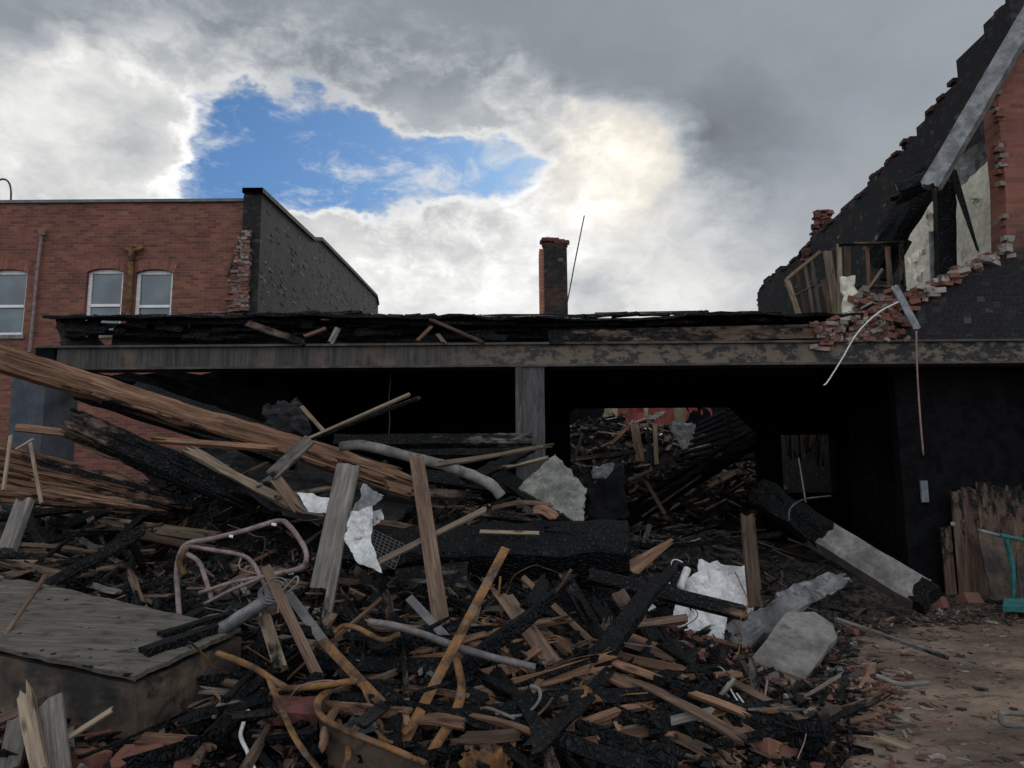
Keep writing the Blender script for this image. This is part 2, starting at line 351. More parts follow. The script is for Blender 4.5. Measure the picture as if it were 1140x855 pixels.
def frame_of(p0, p1, roll=0.0, hint=None):
    x = (p1 - p0).normalized(); h = hint if hint is not None else Vector((0, -.8, .6))
    z = h - x * h.dot(x)
    if z.length < 1e-3: z = Vector((1, 0, .2)) - x * x.x
    z.normalize(); y = z.cross(x)
    if roll:
        c, s_ = math.cos(roll), math.sin(roll); y, z = y * c + z * s_, z * c - y * s_
    return x, y, z
def plank_geo(mb, p0, p1, w, t, roll=0, hint=None, jag=(.02, .02), warp=.0, erode=.0, tint=None, char=(0, 0), ncol=4, seg=None, taper=(1, 1), bow=0.0, mi=0):
    """a board or timber along p0-p1; jag = how far the fibres of each end stick out, char = burnt amount at each end"""
    x, y, z = frame_of(p0, p1, roll, hint); L = (p1 - p0).length
    n = seg or max(3, min(26, int(L / .10)))
    off = Vector((random.uniform(0, 40), random.uniform(0, 40), random.uniform(0, 40)))
    tint = random.random() if tint is None else tint
    j0 = [random.random() ** 1.6 * jag[0] for _ in range(ncol + 1)]; j1 = [random.random() ** 1.6 * jag[1] for _ in range(ncol + 1)]
    Vv, LC, CH = [], [], []
    R = 2 * (ncol + 1)
    for i in range(n + 1):
        u = i / n
        tp = taper[0] + (taper[1] - taper[0]) * u
        wy = warp * fbm(off + Vector((u * L * 1.3, 0, 0)), 2); wz = warp * fbm(off + Vector((0, u * L * 1.3, 7)), 2) + bow * math.sin(math.pi * u)
        for side in (1, -1):
            for j in range(ncol + 1):
                jj = j if side == 1 else ncol - j
                q = jj / ncol
                lx = u * L
                if i == 0: lx = -jag[0] * .5 + j0[jj]
                if i == n: lx = L + jag[1] * .5 - j1[jj]
                if i == 1: lx += j0[jj] * .4
                if i == n - 1: lx -= j1[jj] * .4
                ly = (q - .5) * w * tp; lz = side * t * .5 * tp
                if jj in (0, ncol): lz *= .86
                if erode:
                    e = Vector((lx * 3, ly * 9 + side, lz * 9)) + off
                    ly += erode * fbm(e, 3); lz += erode * fbm(e + Vector((9, 9, 9)), 3)
                Vv.append(p0 + x * lx + y * (ly + wy) + z * (lz + wz))
                LC.append(Vector((lx, ly, lz)) + off); CH.append(char[0] + (char[1] - char[0]) * u)
    F = []
    for i in range(n):
        for k in range(R):
            a = i * R + k; b_ = i * R + (k + 1) % R; F.append((a, b_, b_ + R, a + R))
    for i, flip in ((0, False), (n, True)):
        for j in range(ncol):
            q = (i * R + j, i * R + (R - 1 - j), i * R + (R - 2 - j), i * R + j + 1)
            F.append(q if not flip else q[::-1])
    F = [f[::-1] for f in F]
    mb.add(Vv, F, LC, tint, CH, mi)
def catmull(pts, sub=6):
    if len(pts) < 3: return [pts[0].lerp(pts[1], k / sub) for k in range(sub + 1)]
    P = [pts[0] * 2 - pts[1]] + pts + [pts[-1] * 2 - pts[-2]]; o = []
    for i in range(1, len(P) - 2):
        for k in range(sub):
            t = k / sub; a, b, c, d = P[i - 1], P[i], P[i + 1], P[i + 2]
            o.append(.5 * ((2 * b) + (c - a) * t + (2 * a - 5 * b + 4 * c - d) * t * t + (3 * b - a - 3 * c + d) * t ** 3))
    o.append(pts[-1]); return o
def tube_geo(mb, pts, r, sides=8, sub=6, char=0.0, flat=1.0, mi=0, smooth=True, rough=.10):
    P = catmull(pts, sub) if smooth else pts
    jo = Vector((random.uniform(0, 60), 1, 2))
    Vv, LC, F = [], [], []; up = Vector((.1, .3, 1)); L = 0
    for i, p in enumerate(P):
        t = (P[min(i + 1, len(P) - 1)] - P[max(i - 1, 0)]).normalized()
        y = up - t * up.dot(t)
        if y.length < .1: y = Vector((1, 0, 0)) - t * t.x
        y.normalize(); up = y; zz = t.cross(y)
        if i: L += (p - P[i - 1]).length
        for k in range(sides):
            a = 2 * math.pi * k / sides; rj = 1 + rough * 1.6 * fbm(jo + Vector((L * 9, math.cos(a), math.sin(a))), 3)
            Vv.append(p + y * (math.cos(a) * r * flat * rj) + zz * (math.sin(a) * r * rj)); LC.append((L, math.cos(a) * r, math.sin(a) * r))
    for i in range(len(P) - 1):
        for k in range(sides):
            a = i * sides + k; b_ = i * sides + (k + 1) % sides; F.append((a, a + sides, b_ + sides, b_))
    F.append(tuple(range(sides))); F.append(tuple((len(P) - 1) * sides + k for k in reversed(range(sides))))
    mb.add(Vv, F, LC, .5, char, mi)
def sheet_geo(mb, c, nx=12, ny=8, amp=.03, freq=3.0, th=.006, ragged=.02, char=0.0, mi=0, seed=None):
    """a crumpled sheet with thickness over four corners (in order round the edge)"""
    a, b, cc, d = c; nrm = (b - a).cross(d - a).normalized(); off = Vector((random.uniform(0, 50),) * 3) if seed is None else Vector((seed, seed * 2, 3))
    top, Vv = [], []
    for j in range(ny + 1):
        for i in range(nx + 1):
            u, v = i / nx, j / ny
            p = a * (1 - u) * (1 - v) + b * u * (1 - v) + cc * u * v + d * (1 - u) * v
            q = p * freq + off
            fold = abs(fbm(q, 3)) * 1.4 - .35
            p = p + nrm * (amp * fold)
            if i in (0, nx) or j in (0, ny): p = p + Vector((fbm(q * 3, 3), fbm(q * 3 + Vector((5, 5, 5)), 3), fbm(q * 3 + Vector((9, 1, 5)), 3))) * ragged
            top.append(p)
    N = len(top); Vv = top + [p - nrm * th for p in top]; F = []; w = nx + 1
    for j in range(ny):
        for i in range(nx):
            k = j * w + i; F.append((k, k + 1, k + w + 1, k + w)); F.append((k + N, k + w + N, k + w + 1 + N, k + 1 + N))
    rim = [i for i in range(nx)] + [j * w + nx for j in range(ny)] + [ny * w + i for i in range(nx, 0, -1)] + [j * w for j in range(ny, 0, -1)]
    for k in range(len(rim)):
        p, q = rim[k], rim[(k + 1) % len(rim)]; F.append((p, p + N, q + N, q))
    mb.add(Vv, F, None, .5, char, mi)
def prism_geo(mb, poly, vec, mi=0, char=0.0, tint=.5):
    n = len(poly); Vv = list(poly) + [p + vec for p in poly]
    F = [tuple(range(n)), tuple(range(2 * n - 1, n - 1, -1))] + [(i, i + n, (i + 1) % n + n, (i + 1) % n) for i in range(n)]
    mb.add(Vv, F, None, tint, char, mi)
def chunk_geo(mb, c, dims, rot, tint, char=0.0, jit=.18, mi=0):
    a, b, h = dims
    base = [(-1, -1, -1), (1, -1, -1), (1, 1, -1), (-1, 1, -1), (-1, -1, 1), (1, -1, 1), (1, 1, 1), (-1, 1, 1)]
    off = (random.uniform(0, 30), random.uniform(0, 30), random.uniform(0, 30)); Vv, LC = [], []
    for q in base:
        p = Vector(((q[0] + random.uniform(-jit, jit)) * a / 2, (q[1] + random.uniform(-jit, jit)) * b / 2, (q[2] + random.uniform(-jit, jit)) * h / 2))
        LC.append((p.x + off[0], p.y + off[1], p.z + off[2])); Vv.append(rot @ p + c)
    mb.add(Vv, [(0, 3, 2, 1), (4, 5, 6, 7), (0, 1, 5, 4), (1, 2, 6, 5), (2, 3, 7, 6), (3, 0, 4, 7)], LC, tint, char, mi)
def rrot(tilt=math.pi):
    from mathutils import Euler
    return Euler((random.uniform(-tilt, tilt), random.uniform(-tilt, tilt), random.uniform(0, 6.28))).to_matrix()

# ------------------------------------------------------------------ the heap's shape (height over the yard)
def prof(x, pts, post): return (x, [(2.2, 0.0)] + [(d, max(0, W(x, y, d).z)) for y, d in pts] + post)
PR = [prof(-300, [(900, 3.9), (855, 4.3), (800, 4.8), (740, 5.3), (680, 5.8), (620, 6.4), (560, 7.2), (520, 7.8), (505, 8.4)], [(9.2, 1.3), (10.5, .7), (14, .2), (40, 0)]),
      prof(0, [(900, 3.9), (855, 4.3), (800, 4.8), (740, 5.3), (690, 5.8), (650, 6.4), (622, 7.1), (605, 7.8), (590, 8.3)], [(9.2, 1.45), (10.2, 1.2), (12, .6), (14, .2), (40, 0)]),
      prof(200, [(900, 3.95), (855, 4.35), (810, 4.8), (760, 5.2), (700, 5.75), (662, 6.4), (640, 7.3), (622, 8.2)], [(9.2, 1.75), (10.2, 1.6), (12, .7), (14, .3), (40, 0)]),
      prof(400, [(900, 3.95), (855, 4.3), (800, 4.75), (740, 5.3), (690, 5.9), (650, 6.6), (618, 7.4), (600, 8.2)], [(9.2, 1.9), (10.3, 1.75), (12, .8), (16, .5), (19, .3), (40, 0)]),
      prof(600, [(900, 4.0), (855, 4.4), (800, 4.85), (740, 5.4), (695, 6.1), (658, 6.8), (630, 7.5), (605, 8.3)], [(9.3, 1.25), (10.3, 1.0), (13, .8), (16.5, .8), (19, .6), (40, 0)]),
      prof(750, [(900, 4.05), (855, 4.5), (800, 5.0), (752, 5.7), (715, 6.5), (675, 7.7), (640, 9.0)], [(11, .75), (14, .75), (16.5, .8), (19, .6), (40, 0)]),
      prof(870, [(855, 4.6), (810, 5.1), (765, 6.0), (722, 7.3), (680, 9.0)], [(10.5, .45), (13, .4), (16.5, .4), (40, 0)]),
      (955, [(2.2, 0), (5, .0), (6.0, .03), (7.2, .02), (8.2, .0), (9.2, .15), (10.5, .28), (16, .3), (40, 0)]),
      (1030, [(2.2, -.05), (8.3, -.05), (9.3, .08), (10.2, .16), (16, .2), (40, 0)]),
      (1500, [(2.2, -.05), (8.8, -.05), (9.6, .06), (10.4, .12), (16, .2), (40, 0)])]
PXS = np.array([p[0] for p in PR]); DG = np.linspace(2.2, 40, 380)
TAB = np.array([np.interp(DG, [q[0] for q in p[1]], [q[1] for q in p[1]]) for p in PR])
def H(X, Y):
    px = min(max(CX + FPX * X / max(Y, .1), PXS[0]), PXS[-1] - .01)
    k = int(np.searchsorted(PXS, px, 'right') - 1); f = (px - PXS[k]) / (PXS[k + 1] - PXS[k])
    g = (min(max(Y, 2.2), 39.9) - 2.2) / (37.8 / 379); i = int(g); g -= i
    a = TAB[k][i] * (1 - g) + TAB[k][i + 1] * g; b = TAB[k + 1][i] * (1 - g) + TAB[k + 1][i + 1] * g
    f = f * f * (3 - 2 * f)
    return float(a * (1 - f) + b * f)
def hitd(x, y):
    d = 3.2
    while d < 16:
        p = W(x, y, d)
        if p.z <= H(p.x, p.y): return d
        d += .03
    return 16.0
def Q(q, lift=.06):                     # (x, y) on the heap's surface, or (x, y, depth)
    if len(q) == 3 and q[2] is not None: return W(*q)
    return W(q[0], q[1], hitd(q[0], q[1]) - lift)

def plank(name, label, cat, a, b, w, t, mat, group=None, lift=.06, **kw):
    p0, p1 = Q(a, lift), Q(b, lift); mb = MB(); plank_geo(mb, p0, p1, w, t, **kw)
    return tag(mb.build(name, mat, None, (p0 + p1) / 2), label, cat, group)
def bundle(name, label, cat, a, b, R, n, mat, spread=.5, asp=.7, tap=.4, char=(0, 0), tints=(.2, .8), lift=.06):
    # a split log: a core with many torn fibres along it
    p0, p1 = Q(a, lift), Q(b, lift); mb = MB(); x, y, z = frame_of(p0, p1); L = (p1 - p0).length
    plank_geo(mb, p0, p1, R * 1.7, R * 1.7 * asp, jag=(.15, .5), erode=R * .22, char=char, ncol=9, seg=34, taper=(1, tap), tint=sum(tints) / 2)
    for k in range(n):
        an = random.uniform(0, 6.28); f0_ = random.uniform(-.06, .55); f1_ = min(1.02, f0_ + random.uniform(.2, .7))
        rr = R * random.uniform(.75, 1.02)
        o = y * (math.cos(an) * rr) + z * (math.sin(an) * rr * asp)
        t0 = 1 + (tap - 1) * f0_; t1 = 1 + (tap - 1) * f1_
        q0 = p0 + x * (L * f0_) + o * t0; q1 = p0 + x * (L * f1_) + o * t1 * random.uniform(.8, 1.15)
        c0 = char[0] + (char[1] - char[0]) * f0_; c1 = char[0] + (char[1] - char[0]) * f1_; dc = random.gauss(0, .22)
        plank_geo(mb, q0, q1, random.uniform(.02, .09) * (R / .2), random.uniform(.012, .035), roll=random.uniform(-1.5, 1.5), jag=(.1, .3), warp=.025, erode=.008, char=(c0 + dc, c1 + dc), ncol=4, seg=9, tint=random.uniform(*tints), taper=(1, random.uniform(.3, .9)))
    return tag(mb.build(name, mat, None, (p0 + p1) / 2), label, cat)
def tube(name, label, cat, pts, r, mat, group=None, lift=.06, **kw):
    P = [Q(q, lift) for q in pts]; mb = MB(); tube_geo(mb, P, r, **kw)
    return tag(mb.build(name, mat, None, P[0], smooth=True), label, cat, group)
def sheet(name, label, cat, pts, mat, group=None, lift=.06, **kw):
    P = [Q(q, lift) for q in pts]; mb = MB(); sheet_geo(mb, P, **kw)
    return tag(mb.build(name, mat, None, P[0]), label, cat, group)

# ================================================================== SETTING
def gz(X, Y):
    if not (-2 < X < 9 and 2.2 < Y < 12): return 0.0
    k = min(1, (X + 2) / 1.5, (9 - X) / 1.5, (Y - 2.2) / .8, (12 - Y) / 1.5)
    return k * (.030 * fbm(Vector((X * .9, Y * 1.4, 2)), 4) + .014 * fbm(Vector((X * 6, Y * 7, 5)), 3))
gx = [-300, -40, -10] + list(np.linspace(-2, 9, 190)) + [20, 60, 300]; gy = [-60, -5, 1] + list(np.linspace(2.2, 12, 170)) + [20, 60, 600]; ng = len(gx)
mb = MB(); mb.add([(X, Y, gz(X, Y)) for Y in gy for X in gx], [(j * ng + i, j * ng + i + 1, (j + 1) * ng + i + 1, (j + 1) * ng + i) for j in range(len(gy) - 1) for i in range(ng - 1)])
tag(mb.build('ground', 'ground'), kind='structure')

# ---- the heap body of ash and charcoal
mb = MB(); nx, ny = 250, 250; X0, X1, Y0, Y1 = -8.5, 8.5, 2.6, 17.0; VV = []
for j in range(ny + 1):
    for i in range(nx + 1):
        X = X0 + (X1 - X0) * i / nx; Y = Y0 + (Y1 - Y0) * j / ny; h = H(X, Y)
        if h < .015: z = -.12
        else:
            z = h + .11 * min(1, h * 3) * fbm(Vector((X * 2.2, Y * 2.2, 0)), 4) + .03 * fbm(Vector((X * 11, Y * 11, 3)), 3) - .03
        VV.append((X, Y, z))
mb.add(VV, [(j * (nx + 1) + i, j * (nx + 1) + i + 1, (j + 1) * (nx + 1) + i + 1, (j + 1) * (nx + 1) + i) for j in range(ny) for i in range(nx)])
tag(mb.build('ash_heap', 'ash', smooth=False), 'heap of black ash and charcoal under the debris', 'ash heap', kind='stuff')

# ================================================================== LEFT BRICK BUILDING
YL = 16.0; XE = -5.55
base = V3(-9, YL, 0)
lb = thing('brick_building', 'two storey red brick building at left with white sash windows and one scorched flank', 'building', base)
def zx(x, y): p = W(x, y, YL); return p.x, p.z
ztop = W(140, 226, YL).z
wins = []
for (xa, xb, yt, yb) in ((-12, 31, 300, 373), (97, 138, 299, 372), (151, 193, 300, 373)):
    xl, zt = zx(xa, yt); xr, _ = zx(xb, yt); _, zb = zx((xa + xb) / 2, yb); wins.append((xl, xr, zb, zt))
# a further window to the left keeps the facade's rhythm outside the frame
mb = MB(); xs = [-24.0] + sum([[w_[0], w_[1]] for w_ in wins], []) + [XE - .02]
zb = min(w_[2] for w_ in wins); zt = max(w_[3] for w_ in wins)
for k in range(len(xs) - 1):
    if k % 2 == 0: mb.box((xs[k], YL, -.2), (xs[k + 1], YL + .35, ztop))
    else:
        w_ = wins[k // 2]
        mb.box((xs[k], YL, -.2), (xs[k + 1], YL + .35, w_[2])); mb.box((xs[k], YL, w_[3]), (xs[k + 1], YL + .35, ztop))
mb.box((-24, YL + .36, ztop - .35), (XE - .4, 30, ztop - .25))
mb.build('wall', 'brick_left', lb, base)
mb = MB(); mb.box((-24.05, YL - .06, ztop + .002), (XE - .2, YL + .42, ztop + .07)); mb.build('coping', 'lead', lb, base)
for (xl, xr, z0, z1) in wins:
    mb = MB(); ft = .075; ya = YL + .10; yb_ = YL + .16
    mb.box((xl, ya, z0), (xl + ft, yb_, z1)); mb.box((xr - ft, ya, z0), (xr, yb_, z1))
    mb.box((xl + ft, ya, z1 - .09), (xr - ft, yb_, z1)); mb.box((xl + ft, ya, z0), (xr - ft, yb_, z0 + ft))
    zm = z0 + (z1 - z0) * .45
    fr = mb.build('window', 'paint_white', lb, base)
    mb = MB(); mb.box((xl + ft, ya - .015, zm - .03), (xr - ft, yb_ - .01, zm + .03)); mb.build('meeting_rail', 'paint_white', fr)
    mb = MB(); mb.v = []
    mb.box((xl + ft, yb_ - .03, z0 + ft), (xr - ft, yb_ - .02, z1 - .09)); mb.build('pane', 'glass', fr, None)
    for ch in fr.children:       # children carry world-space meshes; shift to the building's base
        ch.data.transform(Matrix.Translation(-base))
    mb = MB(); mb.box((xl - .06, YL - .05, z0 - .09), (xr + .06, YL + .098, z0 - .002)); mb.build('sill', 'concrete', lb, base)
    mb = MB(); nb = 15; xm = (xl + xr) / 2; wd = (xr - xl) / 2 + .06
    for k in range(nb):
        q = -1 + 2 * (k + .5) / nb; cx_ = xm + q * wd; cz = z1 + .13 - .10 * q * q; an = q * .30
        rot = Matrix.Rotation(an, 3, 'Y')
        chunk_geo(mb, V3(cx_, YL + .04, cz), (wd * 2 / nb * .88, .088, .24), rot, random.uniform(.38, .66), 0, .03)
    mb.build('brick_arch', 'brickbits', lb, base)
mb = MB(); tube_geo(mb, [W(46, 262, YL - .08), W(42, 300, YL - .08), W(33, 392, YL - .08)], .035, 8); tube_geo(mb, [W(47, 258, YL + .05), W(47, 258, YL - .16)], .075, 10, 3)
mb.build('conduit', 'tan_steel' if 'tan_steel' in M else 'pink', lb, base)
mb = MB(); tube_geo(mb, [W(146, 285, YL - .07), W(143, 352, YL - .07)], .06, 8); tube_geo(mb, [W(136, 275, YL - .07), W(147, 279, YL - .1), W(160, 275, YL - .07)], .045, 8)
tube_geo(mb, [W(147, 275, YL - .08), W(146, 290, YL - .08)], .07, 8)
mb.build('downpipe', 'rust', lb, base)
mb = MB(); tube_geo(mb, [W(12, 226, YL + .2), W(12, 210, YL + .2), W(8, 201, YL + .2), W(0, 200, YL + .2), W(-5, 207, YL + .2)], .022, 8); mb.build('roof_vent_pipe', 'dark_metal', lb, base)
mb = MB(); plank_geo(mb, W(266, 268, YL - .04), W(252, 307, YL - .05), .05, .03, jag=(.02, .02)); mb.build('hanging_strip', 'brown', lb, base)
# burnt flank running away
fl = [(290, 214), (349, 268), (357, 268), (394, 305), (419, 331), (421, 340)]
top = [WX(x, y, XE) for x, y in fl]
poly = [V3(XE, YL - .12, top[0].z)] + top + [V3(XE, top[-1].y + .1, 0), V3(XE, YL - .12, 0)]
mb = MB(); prism_geo(mb, poly, V3(-.36, 0, 0)); mb.build('side_wall', 'brick_burnt', lb, base)
mb = MB()
for k in range(900):
    y = random.uniform(YL, 29.8); zt = np.interp(y, [p.y for p in top], [p.z for p in top]); z = random.uniform(3.9, zt - .1)
    z = round(z / .07) * .07; chunk_geo(mb, V3(XE + random.uniform(-.05, -.036), y, z), (.09, random.uniform(.1, .3), random.uniform(.045, .065)), Matrix.Rotation(random.uniform(-.06, .06), 3, 'Z'), random.choice((.02, .05, .1, .88)), random.choice((1, 1, 1, .8)), .08)
mb.build('spalled_bricks', 'brickbits', lb, base)['kind'] = 'stuff'
mb = MB()
for a, b in zip(([V3(XE, YL - .15, top[0].z)] + top)[:-1], ([V3(XE, YL - .15, top[0].z)] + top)[1:]):
    prism_geo(mb, [a + V3(.05, 0, .003), b + V3(.05, 0, .003), b + V3(.05, 0, .11), a + V3(.05, 0, .11)], V3(-.46, 0, 0))
mb.build('parapet_coping', 'roof_char', lb, base)
mb = MB(); p = W(274, 215, YL - .1); q = W(268, 222, YL)
mb.box((XE - .40, YL - .14, 0), (XE - .002, YL - .122, top[0].z - .02)); mb.build('wall_end', 'brick_burnt_x', lb, base)
mb = MB()
for k in range(46):
    z = W(270, 347 - k * 1.9, YL).z; wv = .12 + .30 * max(0, (1 - k / 46)) + random.uniform(-.06, .06)
    for i in range(3):
        xx = XE - .42 - wv * (i / 2.6) + random.uniform(-.03, .03) + .16
        chunk_geo(mb, V3(xx, YL - .17 + .05 * i * random.random(), z), (random.uniform(.1, .2), random.uniform(.08, .16), .062), Matrix.Rotation(random.uniform(-.3, .3), 3, 'Z'), random.choice((.55, .7, .85, .95, .2)), random.uniform(0, .7), .12)
mb.build('broken_brick_edge', 'brickbits', lb, base)

# ================================================================== STEEL FRONT
YB = 10.0; zb0 = W(570, 408.5, YB).z; zb1 = W(570, 381.5, YB).z; xbl = W(38, 395, YB).x
XR = 7.6
beam = thing('steel_beam', 'long fire scaled steel beam spanning the whole burnt front', 'beam', V3(0, YB, zb0))
bb = V3(0, YB, zb0)
mb = MB(); mb.box((xbl + .3, YB + .10, zb0 + .03), (11, YB + .125, zb1 - .03)); mb.box((xbl + .3, YB + .02, zb0 + .032), (11, YB + .098, zb1 - .032)); mb.build('web', 'beam_web', beam, bb)
mb = MB(); mb.box((xbl, YB - .03, zb1 - .03), (11, YB + .27, zb1)); mb.build('top_flange', 'beam', beam, bb)
mb = MB(); mb.box((xbl + .26, YB - .03, zb0), (11, YB + .27, zb0 + .03)); mb.build('bottom_flange', 'beam', beam, bb)
mb = MB(); mb.box((xbl + .02, YB - .01, zb0 - .1), (xbl + .28, YB + .25, zb1 - .032)); mb.build('end_block', 'soot', beam, bb)
# centre column
xc0 = W(574, 460, YB).x; xc1 = W(606.5, 460, YB).x; cb = V3((xc0 + xc1) / 2, YB + .1, 0)
colm = thing('steel_column', 'grey steel column under the middle of the long beam', 'column', cb)
mb = MB(); mb.box((xc0 + .09, YB + .0, 0), (xc1, YB + .025, zb0 - .003)); mb.build('front_flange', 'column', colm, cb)
mb = MB(); mb.box((xc0 + .09, YB + .027, 0), (xc0 + .12, YB + .24, zb0 - .003)); mb.box((xc0 + .09, YB + .242, 0), (xc1, YB + .265, zb0 - .003)); mb.build('web', 'column', colm, cb)
mb = MB(); mb.box((xc0, YB - .02, 0), (xc0 + .085, YB + .07, zb0 - .004)); mb.build('side_angle', 'column', colm, cb)
# left pillar
xp0 = W(14, 440, YB).x; xp1 = W(51, 440, YB).x; pb = V3(xp0, YB, 0)
mb = MB(); mb.box((xp0, YB - .02, 0), (xp1, YB + .75, zb0 - .1)); 
tag(mb.build('pillar', 'pillar', None, pb), 'plain blue grey pillar carrying the beam beside the brick facade', 'pillar')

# ---- burnt flat roof behind the beam
rb = V3(0, YB, zb1)
roof = thing('burnt_roof', 'ragged charred flat roof lying over the steel beam', 'roof', rb)
zt_ = W(570, 353, YB + .25).z
mb = MB(); mb.box((-4.55, YB + .3, zb1 + .03), (XR - .02, 17.0, zt_ - .012)); mb.build('roof_deck', 'roof_char', roof, rb)
mb = MB()
for k in range(150):      # ragged layers of burnt sheathing at the front edge
    x = random.uniform(62, 965); y = random.uniform(353, 377); ln = random.uniform(25, 120) if random.random() < .6 else random.uniform(10, 30)
    d = YB + random.uniform(.02, .32); dy = random.uniform(-3, 3)
    plank_geo(mb, W(x, y, d), W(min(x + ln, 985), y + dy, d + random.uniform(-.05, .1)), random.uniform(.03, .12), random.uniform(.015, .05), roll=random.uniform(-.6, .6), jag=(.06, .06), erode=.02, char=(1.1, 1.1), ncol=3, seg=5)
mb.build('ragged_sheathing', 'char', roof, rb)
mb = MB()
for (xa, xb, ya, yb_) in ((66, 420, 355, 351.5), (300, 620, 352, 356.5), (560, 860, 357, 351), (780, 970, 351.5, 350)):
    plank_geo(mb, W(xa, ya, YB + .15), W(xb, yb_, YB + .22), .5, .035, hint=Vector((0, -.15, 1)), jag=(.25, .1), warp=.05, erode=.02, char=(1.2, 1.2), ncol=6, seg=24)
for k in range(60):
    x = random.uniform(70, 940); yy = 352 + 2 * math.sin(x / 70)
    plank_geo(mb, W(x, yy, YB + random.uniform(.1, .4)), W(x + random.uniform(8, 45), yy + random.uniform(-3, 2), YB + random.uniform(.1, .4)), .06, .03, jag=(.08, .08), erode=.015, char=(1.1, 1.1), ncol=3, seg=3)
mb.build('roof_edge', 'char', roof, rb)
mb = MB(); mb.box((xbl + .9, YB + .32, zb1 + .03), (-4.56, YB + .6, zt_ - .03), jit=.03); mb.build('roof_stub', 'roof_char', roof, rb)
mb = MB(); plank_geo(mb, W(612, 376, YB + .0), W(918, 369, YB + .02), .20, .05, hint=Vector((0, -1, .1)), jag=(.05, .05), char=(.62, .42), tint=.3, seg=24, erode=.008); mb.build('fascia_board', 'brown', roof, rb)
mb = MB(); plank_geo(mb, W(666, 351, YB + .3), W(700, 349, YB + .3), .04, .03, ncol=3); plank_geo(mb, W(662, 350, YB + .3), W(775, 348, YB + .35), .05, .04, char=(.2, .6), ncol=3); mb.build('loose_batten', 'brown', roof, rb)
for i, (a, b, w_, mt, c) in enumerate([((275, 360), (340, 382), .11, 'brown', .45), ((340, 374), (362, 366), .06, 'fresh', .1), ((480, 356), (537, 381), .05, 'brown', .25), ((466, 378), (480, 364), .045, 'fresh', .15), ((487, 372), (495, 382), .05, 'brown', .3), ((368, 382), (376, 366), .09, 'grey', .3)]):
    mb = MB(); plank_geo(mb, W(*a, YB - .04), W(*b, YB - .05), w_, .03, jag=(.06, .06), char=(c, c + .15), ncol=3); mb.build('broken_board', mt, roof, rb)
mb = MB(); sheet_geo(mb, [W(60, 355, YB + .1), W(110, 352, YB + .2), W(112, 384, YB + .2), W(74, 385, YB + .1)], 10, 8, .12, 3, .02, .08); mb.build('torn_felt', 'roof_char', roof, rb)

# ---- chimney and rod on the roof
YC = 14.0; cbx = W(616, 357, YC); c0 = W(606, 300, YC); c1 = W(631.5, 300, YC); ztop_c = W(616, 266, YC).z
cbase = V3(cbx.x, YC, zt_ - .05)
chm = thing('brick_chimney', 'square stub of scorched brick chimney standing alone on the roof line', 'chimney', cbase)
mb = MB(); mb.box((c0.x, YC, zt_ - .045), (c1.x, YC + .5, ztop_c - .08)); mb.build('stack', 'brick_chimney', chm, cbase)
mb = MB(); zq = ztop_c - .18; mb.box((c0.x - .09, YC + .06, zt_ - .045), (c0.x - .003, YC + .46, zq)); mb.box((c0.x - .17, YC + .1, zt_ - .045), (c0.x - .092, YC + .4, zq - 1.9)); mb.build('lit_side', 'brick_chimney_lit', chm, cbase)
mb = MB()
for k in range(26):
    chunk_geo(mb, V3(random.uniform(c0.x, c1.x), YC + random.uniform(.05, .45), ztop_c - .06 + random.choice((0, 0, .05, .07))), (.15, .1, .07), Matrix.Rotation(random.uniform(-.3, .3), 3, 'Z'), random.uniform(.2, .6), .7, .1)
mb.build('broken_top', 'brickbits', chm, cbase)
mb = MB(); tube_geo(mb, [W(631, 340, YC), W(640, 292, YC), W(650.5, 240, YC)], .012, 6); tag(mb.build('antenna_rod', 'dark_metal', None, W(631, 340, YC)), 'thin leaning rod rising beside the chimney', 'rod')

# ================================================================== INTERIOR SHELL
mb = MB(); mb.box((-4.3, YB + 2.0, 0), (-4.1, 17, zb1 + .02)); tag(mb.build('light_block_wall', 'soot', None, V3(-4.65, 13, 0)), 'added soot black inner wall blocking light at the left of the burnt ground floor', 'wall')  # wall added to keep sky light from leaking in at the left
YW = 17.0
op = [(637, 840, 447), (869, 929, 484)]
xa0, xa1, za1 = W(634, 450, YW).x, W(842, 450, YW).x, W(740, 445, YW).z
xb0_, xb1_, zb0_, zb1_ = W(870, 500, YW).x, W(929, 500, YW).x, W(900, 548, YW).z, W(900, 483, YW).z
mb = MB()
mb.box((-4.8, YW, 0), (xa0, YW + .3, zb1 + .4)); mb.box((xa0, YW, za1), (xa1, YW + .3, zb1 + .4)); mb.box((xa1, YW, 0), (xb0_, YW + .3, zb1 + .4))
mb.box((xb0_, YW, 0), (xb1_, YW + .3, zb0_)); mb.box((xb0_, YW, zb1_), (xb1_, YW + .3, zb1 + .4)); mb.box((xb1_, YW, 0), (XR, YW + .3, zb1 + .4))
prism_geo(mb, [V3(xa1 + .002, YW + .01, za1 + .002), V3(xa1 - .75, YW + .01, za1 + .002), V3(xa1 + .002, YW + .01, za1 - .75)], V3(0, .2, 0))
prism_geo(mb, [V3(xa0 - .002, YW + .01, za1 + .002), V3(xa0 + .35, YW + .01, za1 + .002), V3(xa0 - .002, YW + .01, za1 - .3)], V3(0, .2, 0))
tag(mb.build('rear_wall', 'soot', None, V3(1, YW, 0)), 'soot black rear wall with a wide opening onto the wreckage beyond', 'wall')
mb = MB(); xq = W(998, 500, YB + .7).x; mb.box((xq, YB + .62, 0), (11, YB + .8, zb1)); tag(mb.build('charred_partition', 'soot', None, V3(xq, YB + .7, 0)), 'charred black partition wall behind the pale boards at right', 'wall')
mb = MB()
for k in range(12):
    y = 10.7 + k * .5; mb.box((-4.5, y, zb1 - .24), (XR - .05, y + .06, zb1 + .028))
